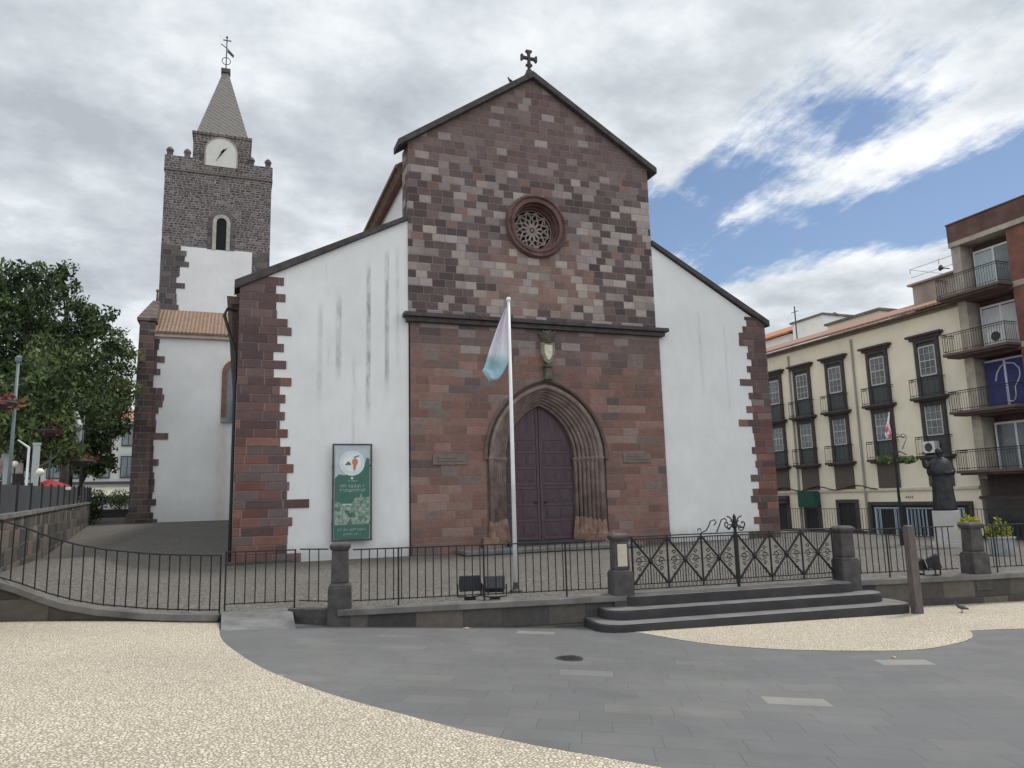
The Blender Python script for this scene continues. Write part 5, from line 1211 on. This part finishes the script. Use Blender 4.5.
def balcony(parent, x_wall, yc, hw_, z, depth, h=.95, sp=.14, slab=.14, mslab=None, mrail=None, sparse=False):
    m = MB(); m.box(x_wall-depth, x_wall-.002, yc-hw_, yc+hw_, z-slab, z); m.box(x_wall-depth+.12, x_wall-.002, yc-hw_+.12, yc+hw_-.12, z-slab-.09, z-slab-.002); b = m.build('balcony', mslab or M_sur, parent, bevel=.015)
    m = MB(); x0 = x_wall-depth+.05; a, c = yc-hw_+.05, yc+hw_-.05
    for zz in (z+.1, z+h-.1, z+h): m.tube([(x_wall-.1, a, zz), (x0, a, zz), (x0, c, zz), (x_wall-.1, c, zz)], .013 if zz < z+h else .022, 5)
    n_ = int((c-a)/sp)
    for i in range(n_+1): y = lerp(a, c, i/n_); m.tube([(x0, y, z), (x0, y, z+h)], .011 if i % n_ else .02, 4)
    n2_ = max(2, int(depth/sp))
    for i in range(1, n2_):
        for y in (a, c): x = lerp(x0, x_wall-.1, i/n2_); m.tube([(x, y, z), (x, y, z+h)], .011, 4)
    m.build('balcony_rail', mrail or M_iron, b); return b
for ci, yc in enumerate(cols):
    for (z0, z1, s0, s1, lint) in [(6.6, 9.75, 7.7, 9.2, True), (3.6, 6.42, 4.6, 6.15, False)]:
        m = MB(); hw_ = .78
        m.box(XB-.14, XB-.001, yc-hw_+.06, yc-hw_+.26, z0, z1-.32); m.box(XB-.14, XB-.001, yc+hw_-.26, yc+hw_-.06, z0, z1-.32); m.box(XB-.15, XB-.001, yc-hw_+.06, yc+hw_-.06, z1-.32, z1)
        if lint: m.box(XB-.34, XB-.001, yc-hw_-.26, yc+hw_+.26, z1+.002, z1+.12); m.box(XB-.22, XB-.001, yc-hw_-.12, yc+hw_+.12, z1-.14, z1)
        wnd = m.build('window', M_sur, CB, bevel=.01)
        m = MB(); m.box(XB-.05, XB-.003, yc-hw_+.262, yc+hw_-.262, z0, s0-.02); m.build('lower_panel', M_shut, wnd)
        m = MB(); m.box(XB-.06, XB-.003, yc-hw_+.262, yc+hw_-.262, s1+.05, z1-.33); m.build('upper_panel', M_sur, wnd)
        sash(wnd, yc, .46, s0, s1)
        balcony(CB, XB, yc, .98, z0-.02, .5, .95, .32)
    m = MB(); m.box(XB-.1, XB-.001, yc-.7, yc+.7, 2.0, 3.35); m.build('mezzanine_shutter', mat('brown_shutter', (.10, .082, .07), .7, .2, 4, stretch=(1, 1, 10)), CB, bevel=.01)
# ground floor openings
def opening(y0, y1, z1, mm, nm='shop_door', fr=True):
    m = MB(); 
    if fr: m.box(XB-.13, XB-.001, y0-.2, y0, SZ, z1+.2); m.box(XB-.13, XB-.001, y1, y1+.2, SZ, z1+.2); m.box(XB-.13, XB-.001, y0, y1, z1, z1+.2)
    else: m.box(XB-.05, XB-.001, y0-.05, y0, SZ, z1)
    f = m.build(nm, M_sur, CB, bevel=.01); m = MB(); m.box(XB-.06, XB-.004, y0, y1, SZ, z1); m.build('pane', mm, f); return f
M_void = mat('dark_interior', (.014, .014, .016), .6, .3, 2)
f = opening(6.75, 8.0, 1.2, M_void); f = opening(9.7, 10.7, .9, M_void); m = MB(); m.box(XB-.5, XB-.02, 9.5, 10.9, .95, 1.95); m.build('green_awning', mat('green_canvas', (.02, .075, .06), .8, .1), CB)
f = opening(12.4, 13.4, 1.4, M_void)
m = MB(); m.box(XB-.35, XB-.02, 12.2, 13.5, 1.45, 1.7); m.box(XB-.35, XB-.02, 12.2, 13.5, 1.2, 1.38); m.build('dark_sign', M_dark, CB)
f = opening(-.3, 5.6, 1.05, M_void)
M_bluef = mat('pale_blue_frame', (.36, .47, .54), .5, .08, 2)
m = MB()
for (a, b_) in ((3.72, 3.86), (3.98, 4.1), (5.0, 5.12), (5.24, 5.4), (3.2, 3.3), (2.98, 3.06), (2.76, 2.84), (2.54, 2.62), (2.32, 2.4), (2.1, 2.18), (.6, .7), (.38, .48), (.16, .26), (-.05, .05)): m.box(XB-.1, XB-.062, a, b_, SZ, .85)
m.box(XB-.1, XB-.062, 3.7, 5.42, .851, .95); m.box(XB-.1, XB-.062, -.06, 3.32, .851, .93); m.build('blue_shop_frame', M_bluef, f)
# hanging cable along the wall
m = MB(); pts = [Vector((XB-.16, y, 1.95+.25*math.sin((y-5)/3.0*math.pi)**2)) for y in [5+i*.5 for i in range(20)]]; m.tube(pts, .03, 4); m.build('cable', M_iron, CB)
# small sign writing on the cream wall: a row of dark characters over the shop
m = MB(); y = 3.35
for i in range(4): m.box(XB-.006, XB-.002, y-i*.13-.08, y-i*.13, 1.42, 1.54)
m.build('wall_lettering', mat('faded_red_paint', (.3, .17, .12), .8, .1), CB)
# air conditioner on the middle balcony of the nearest column
m = MB(); ax0, ay0 = XB-.45, .95
m.box(ax0, ax0+.3, ay0-.1, ay0+.75, 3.68, 4.28); ac = m.build('air_conditioner', mat('off_white_metal', (.62, .62, .6), .5, .1), CB, bevel=.02)
m = MB(Matrix.Translation((ax0-.01, ay0+.3, 3.98)) @ Matrix.Rotation(R(90), 4, 'Y')); m.lathe([(.22, -.01), (.22, .0)], (0, 0, 0), 16); m.build('fan_grille', M_dark, ac)

# roofs and houses behind
o = thing('roof_terrace', 'grey rooftop block with a thin white railing above the red roof', 'roof terrace', (27, 1, 11))
m = MB(); m.box(25.6, 31, -.9, 4.3, 11.3, 13.6); m.box(25.4, 31.2, -.95, 4.5, 13.601, 13.72); m.build('wall', mat('grey_beige', (.33, .29, .25), .85, .25, 1), o, bevel=.02)
m = MB()
for z in (14.15, 14.65): m.tube([(25.7, 4.4, z), (25.7, -.9, z), (30, -.9, z)], .02, 5)
m.tube([(25.7, 4.4, 14.65), (30, 4.4, 14.65)], .02, 5)
for y in (-.9, .2, 1.4, 2.5, 4.4): m.tube([(25.7, y, 14.4), (25.7, y, 14.7)], .025, 5)
m.build('rail', mat('pale_rail', (.5, .53, .55), .5, .1), o)
def house(label, x0, x1, y0, y1, zw, mwall, roof=None, zr=0, name='house'):
    o = thing(name, label, 'house', ((x0+x1)/2, (y0+y1)/2, SZ)); m = MB(); m.box(x0, x1, y0, y1, SZ, zw); m.build('wall', mwall, o)
    if roof:
        xm = (x0+x1)/2; m = MB(); m.prism([(x0-.4, y0-.3, zw-.02), (xm, y0-.3, zr), (x1+.4, y0-.3, zw-.02), (x1+.4, y0-.3, zw+.15), (xm, y0-.3, zr+.2), (x0-.4, y0-.3, zw+.15)], (0, y1-y0+.6, 0)); m.build('roof', roof, o)
    else: m = MB(); m.box(x0-.15, x1+.15, y0-.15, y1+.15, zw+.002, zw+.16); m.build('parapet', M_cope2, o)
    return o
house('small cream rooftop house behind the red tiled eave', 27.5, 33, 8.5, 13.0, 13.35, M_cream)
house('house with a pitched orange roof showing above the cream building', 29, 36, 5.2, 7.8, 13.2, M_white2, M_tileO, 14.3)
house('white house with an orange roof farthest left behind the cream building', 34, 44, 24, 36, 15.6, M_white2, M_tileO, 17.6)
house('white flat roofed block between the orange roofs', 33, 38, 19, 22.5, 16.0, M_white2)
p = at(797, 337, X=28); m = MB(); m.tube([(p.x, p.y, 13), (p.x, p.y, at(796, 306, X=28).z)], .05, 5); m.tube([(p.x, p.y-.4, 15.3), (p.x, p.y+.4, 15.3)], .025, 4)
tag(m.build('antenna', M_iron2), 'thin antenna mast on the roof behind the cream building', 'antenna')

# brown apartment building
BX = 21.8
BB = thing('brown_apartment_building', 'brown and red apartment building with balconies at the right edge', 'building', (BX, -6, SZ))
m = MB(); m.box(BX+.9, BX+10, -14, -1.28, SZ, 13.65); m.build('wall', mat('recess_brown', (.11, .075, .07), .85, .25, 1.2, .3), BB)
m = MB(); m.box(BX-.1, BX+10, -14, -1.25, 13.9, 14.8); m.box(BX-.14, BX+.2, -14, -1.23, 14.801, 14.87); m.build('parapet', M_brick, BB, bevel=.01)
m = MB(); m.box(BX-.12, BX+.9, -14, -1.27, 13.66, 13.895)
for z in (11.0, 8.2, 5.42): m.box(BX-.03, BX+.88, -14, -4.12, z-.12, z+.14)
m.build('concrete_band', M_concrete, BB)
m = MB(); m.box(BX, BX+.95, -1.78, -1.3, SZ+3.2, 13.655); m.build('end_pier', M_concrete, BB)
for i, (z0, z1) in enumerate([(11.15, 13.65), (8.35, 10.87), (5.57, 8.07), (2.8, 5.29)]):
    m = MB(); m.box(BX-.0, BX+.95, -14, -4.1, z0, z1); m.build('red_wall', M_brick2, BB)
for z in (11.1, 8.3, 5.5, 2.7):
    m = MB(); m.box(BX-.05, BX+.98, -4.09, -1.76, z-.3, z-.002); m.build('floor_edge', M_brick, BB)
    balcony(BB, BX+.0, -2.55, 1.62, z-.0, .95, .95, .125, .13, mslab=mat('balcony_brown', (.12, .085, .075), .8, .2))
for i, z in enumerate((11.1, 8.3, 5.5, 2.7)):
    y0, y1 = -3.95, -1.95
    m = MB(); xf = BX+.62
    for (a, b_) in ((y0, y0+.08), ((y0+y1)/2-.05, (y0+y1)/2+.05), (y1-.08, y1)): m.box(xf, xf+.08, a, b_, z, z+2.1)
    m.box(xf, xf+.08, y0, y1, z+2.1, z+2.2); wf = m.build('window', M_wpaint, BB)
    m = MB(); m.box(xf+.03, xf+.05, y0+.08, y1-.08, z+.02, z+2.1); m.build('pane', M_glassb if i in (0, 3) else M_glass, wf)
    if i == 1:
        m = MB(); m.box(xf+.005, xf+.028, y0+.1, y1-.1, z+.1, z+2.05); m.build('curtain', mat('white_curtain', (.55, .56, .58), .8, .15, 5, stretch=(1, 8, .4)), wf)
    if i == 0:
        m = MB(); m.box(xf+.005, xf+.028, (y0+y1)/2+.06, y1-.1, z+.1, z+2.05); m.build('curtain', mat('pale_curtain', (.42, .5, .52), .8, .15, 5, stretch=(1, 8, .4)), wf)
# air conditioner on the second balcony
m = MB(); m.box(BX-.75, BX-.45, -3.95, -3.1, 8.31, 9.0); ac = m.build('air_conditioner', MATS['off_white_metal'], BB, bevel=.02)
m = MB(Matrix.Translation((BX-.76, -3.55, 8.68)) @ Matrix.Rotation(R(90), 4, 'Y')); m.lathe([(.22, -.01), (.22, .0)], (0, 0, 0), 16); m.build('fan_grille', M_dark, ac)
m = MB(); m.box(BX-.05, BX+.88, -14, -1.8, 1.5, 2.38); m.box(BX-.9, BX-.06, -13, -1.9, 1.35, 1.5); m.build('dark_fascia', mat('fascia_brown', (.05, .035, .033), .8, .2), BB)
m = MB(); m.box(BX+.3, BX+.88, -14, -1.3, SZ, 1.49); m.build('shopfront', M_glass, BB)
# blue cloth with a white line drawing over the third floor window
bl_ = thing('blue_banner', 'blue banner with a white line drawing hung over a balcony window', 'banner', (BX+.5, -2.95, 5.7))
m = MB(); by0, by1, bz0_, bz1_ = -4.0, -1.95, 5.55, 7.75; m.box(BX+.50, BX+.52, by0, by1, bz0_, bz1_); m.build('cloth', mat('blue_cloth', (.045, .05, .17), .8, .15, 2), bl_)
m = MB(); xq = BX+.48
def BQ(a, b_): return (xq, lerp(by1, by0, a), lerp(bz1_, bz0_, b_))   # a: 0 left..1 right in the view, b: 0 top..1 bottom
m.tube([BQ(.22, .42), BQ(.27, .25), BQ(.38, .12), BQ(.52, .07), (BQ(.68, .1)), BQ(.79, .22), BQ(.80, .36), BQ(.74, .48), BQ(.66, .58), BQ(.65, .72), BQ(.62, .86), BQ(.55, .9), BQ(.5, .88)], .035, 6)
m.box(xq-.02, xq+.015, BQ(.47, 0)[1]-.05, BQ(.47, 0)[1]+.05, bz0_, bz1_); m.box(xq-.02, xq+.015, by0, by1, bz1_, bz1_+.08); m.box(xq-.02, xq+.015, by0, by0+.9, bz0_-.06, bz0_+.02)
m.build('line_drawing', mat('white_line', (.55, .56, .66), .7, .05), bl_)
# speakers / lamp on the brown building edge
p = at(944, 268, X=21.7); m = MB(Matrix.Translation(p) @ Matrix.Rotation(R(-70), 4, 'X')); m.lathe([(.04, 0), (.06, .06), (.16, .2)], (0, 0, 0), 10)
m.tube([(0, 0, 0), (.25, 0, -.1)], .03, 5)
tag(m.build('horn_lamp', M_iron2), 'small grey horn fixed to the upper corner of the brown building', 'horn')

# ------------------------------------------------------------------ flower post, flag, planters
b = Vector((at(904, 545, Z=0).x, at(904, 545, Z=0).y, 0)); zt = 4.75
fpst = thing('flower_post', 'tall dark post with scroll arms in front of the cream building', 'post', b)
m = MB(); m.tube([b, (b.x, b.y, zt)], [.055, .035], 8); m.lathe([(.12, 0), (.12, .5), (.07, .6)], tuple(b), 8); m.build('pole', M_iron, fpst)
m = MB(); dh = Vector((RT.x, RT.y, 0)).normalized()
for sgn in (-1, 1): m.tube([b+Vector((0, 0, 3.1)), b+dh*sgn*.2+Vector((0, 0, 3.22)), b+dh*sgn*.42+Vector((0, 0, 3.1))], .02, 5)
for k in range(2): m.tube([b+dh*(.15+.22*k+.1*math.cos(j*.6)*(1-j*.06))+Vector((0, 0, 3.75+.1*math.sin(j*.6)*(1-j*.06))) for j in range(12)], .014, 4)
m.tube([b+Vector((0, 0, 3.75)), b+dh*.5+Vector((0, 0, 3.72)), b+dh*.3+Vector((0, 0, 3.3))], .016, 4)
m.build('scroll_arm', M_iron, fpst)
for sgn, lab in ((-1, 'green fern basket hanging left of the dark post'), (1, 'green fern basket hanging right of the dark post, by the statue')):
    basket(lab, b+dh*sgn*.42+Vector((0, 0, 2.88)), .33, M_leafG, 60+sgn, 'green hanging baskets on the dark post')
def rw_mat():
    m = bpy.data.materials.new('red_white_cloth'); m.use_nodes = True; g = NT(m.node_tree)
    P = g.n('ShaderNodeNewGeometry').outputs['Position']
    c = g.ramp(g.noise(g.scale(P, (3, 3, 1.6)), 1.4, 2), [(.40, (.62, .08, .14)), (.46, (.78, .74, .76))])
    g.n('ShaderNodeOutputMaterial', None, Surface=g.n('ShaderNodeBsdfPrincipled', None, Base_Color=c, Roughness=.7)); return m
f = hanging_flag((b.x, b.y), 4.7, 3.65, .26, dh*-1, rw_mat(), 2, .05); tag(f, 'red and white flag hanging from the dark post before the cream building', 'flag')
def planter(label, x, y, w_, d_, h_, seed, ml, ph=.55):
    o = local_thing('flower_planter', label, 'planter', 'planters with yellow flowers on the forecourt')
    m = MB(); m.frust((0, 0), w_*.92, w_, 0, h_, d_*.92, d_); m.frust((0, 0), w_+.05, w_+.05, h_, h_+.05, d_+.05, d_+.05)
    for i in range(5): m.box(-w_/2+.05+i*(w_-.1)/5, -w_/2+.07+i*(w_-.1)/5, -d_/2-.012, -d_/2+.02, .04, h_-.02)
    m.build('pot', mat('planter_grey', (.3, .32, .33), .7, .2, 3), o, bevel=.01)
    m = MB(); rn = random.Random(seed)
    for i in range(14):
        q = Vector((rn.uniform(-w_*.4, w_*.4), rn.uniform(-d_*.4, d_*.4), h_+.02)); t = q+Vector((q.x*.3, q.y*.3, ph*(1-abs(q.x)/w_*1.6)*rn.uniform(.7, 1))); 
        leaves(m, q.lerp(t, .5), .16, 26, .06, rn, (1, 1, 1.2), .1); leaves(m, t, .09, 14, .05, rn)
    m.build('plants', ml, o); return place(o, (x, y, 0), R(-48))
p = at(1003, 555, D=20.8); planter('grey planter with a pointed yellow plant at the right edge', p.x, p.y, .62, .4, .46, 91, M_leafY)
p = at(972, 548, D=21.3); planter('grey planter with low yellow flowers showing above the right pillar', p.x, p.y, .45, .35, .72, 92, M_leafY, .42)

# ------------------------------------------------------------------ small things
p = hitp(569, 659); z = zp(p.x, p.y)
m = MB(); m.lathe([(.19, .0), (.19, .012), (.17, .014)], (p.x, p.y, z), 28)
for i in range(-3, 4): m.box(p.x-.12, p.x+.12, p.y+i*.04-.006, p.y+i*.04+.006, z+.013, z+.019)
tag(m.build('manhole_cover', mat('cast_iron', (.03, .028, .028), .6, .3, 8)), 'round dark manhole cover in the grey slab paving', 'manhole cover')
def bird(label, p, rz, s=1.0, perched=False):
    o = local_thing('pigeon', label, 'bird'); 
    b_ = skin_mesh('body', [(0, 0, .13), (.06, 0, .15), (.1, 0, .19), (.115, 0, .225), (.15, 0, .225), (-.07, 0, .11), (-.17, 0, .085)], [(0, 1), (1, 2), (2, 3), (3, 4), (0, 5), (5, 6)], [.055, .045, .028, .028, .006, .04, .014], 2)
    b_.parent = o; b_.data.materials.append(mat('pigeon_grey', (.07, .065, .07), .7, .3, 30))
    for sgn in (-1, 1):
        m = MB(); m.tube([(.0, sgn*.025, .09), (-.01, sgn*.025, .04), (0, sgn*.025, .0)], .006, 5); m.tube([(-.02, sgn*.025, .004), (.035, sgn*.025, .004)], .005, 4); m.build('leg', mat('pigeon_leg', (.3, .1, .08), .7, .1), o)
    o.scale = (s, s, s); return place(o, p, rz)
q = hitp(962, 613); bird('small dark pigeon walking on the pale mosaic by the wall', (q.x, q.y, zp(q.x, q.y)+.006), R(150), .8)
q = at(511, 81, Y=.1); bird('pigeon perched on the left slope of the church gable', (q.x, .12, 19.06+.0), R(200), 1.2)
rnd = random.Random(5)
M_dry = mat('dry_leaf', (.5, .36, .2), .8, .35, 20)
for i, (u, v) in enumerate([(459, 622), (466, 629), (489, 624), (592, 628), (606, 631), (622, 629), (652, 631), (690, 628), (894, 718 - 60), (383, 626), (412, 626)]):
    q = hitp(u, v); s = rnd.uniform(.045, .085); a = rnd.uniform(0, 6)
    m = MB(Matrix.Translation((q.x, q.y, zp(q.x, q.y)+.008)) @ Matrix.Rotation(a, 4, 'Z'))
    m.add([(-s, 0, .0), (0, -s*.6, .012), (s*1.2, 0, .004), (0, s*.6, .016), (0, 0, .004)], [(0, 1, 4), (1, 2, 4), (2, 3, 4), (3, 0, 4)])
    tag(m.build('fallen_leaf', M_dry), 'dry pale leaf lying on the paving below the wall and steps', 'leaf', 'dry leaves along the foot of the wall')
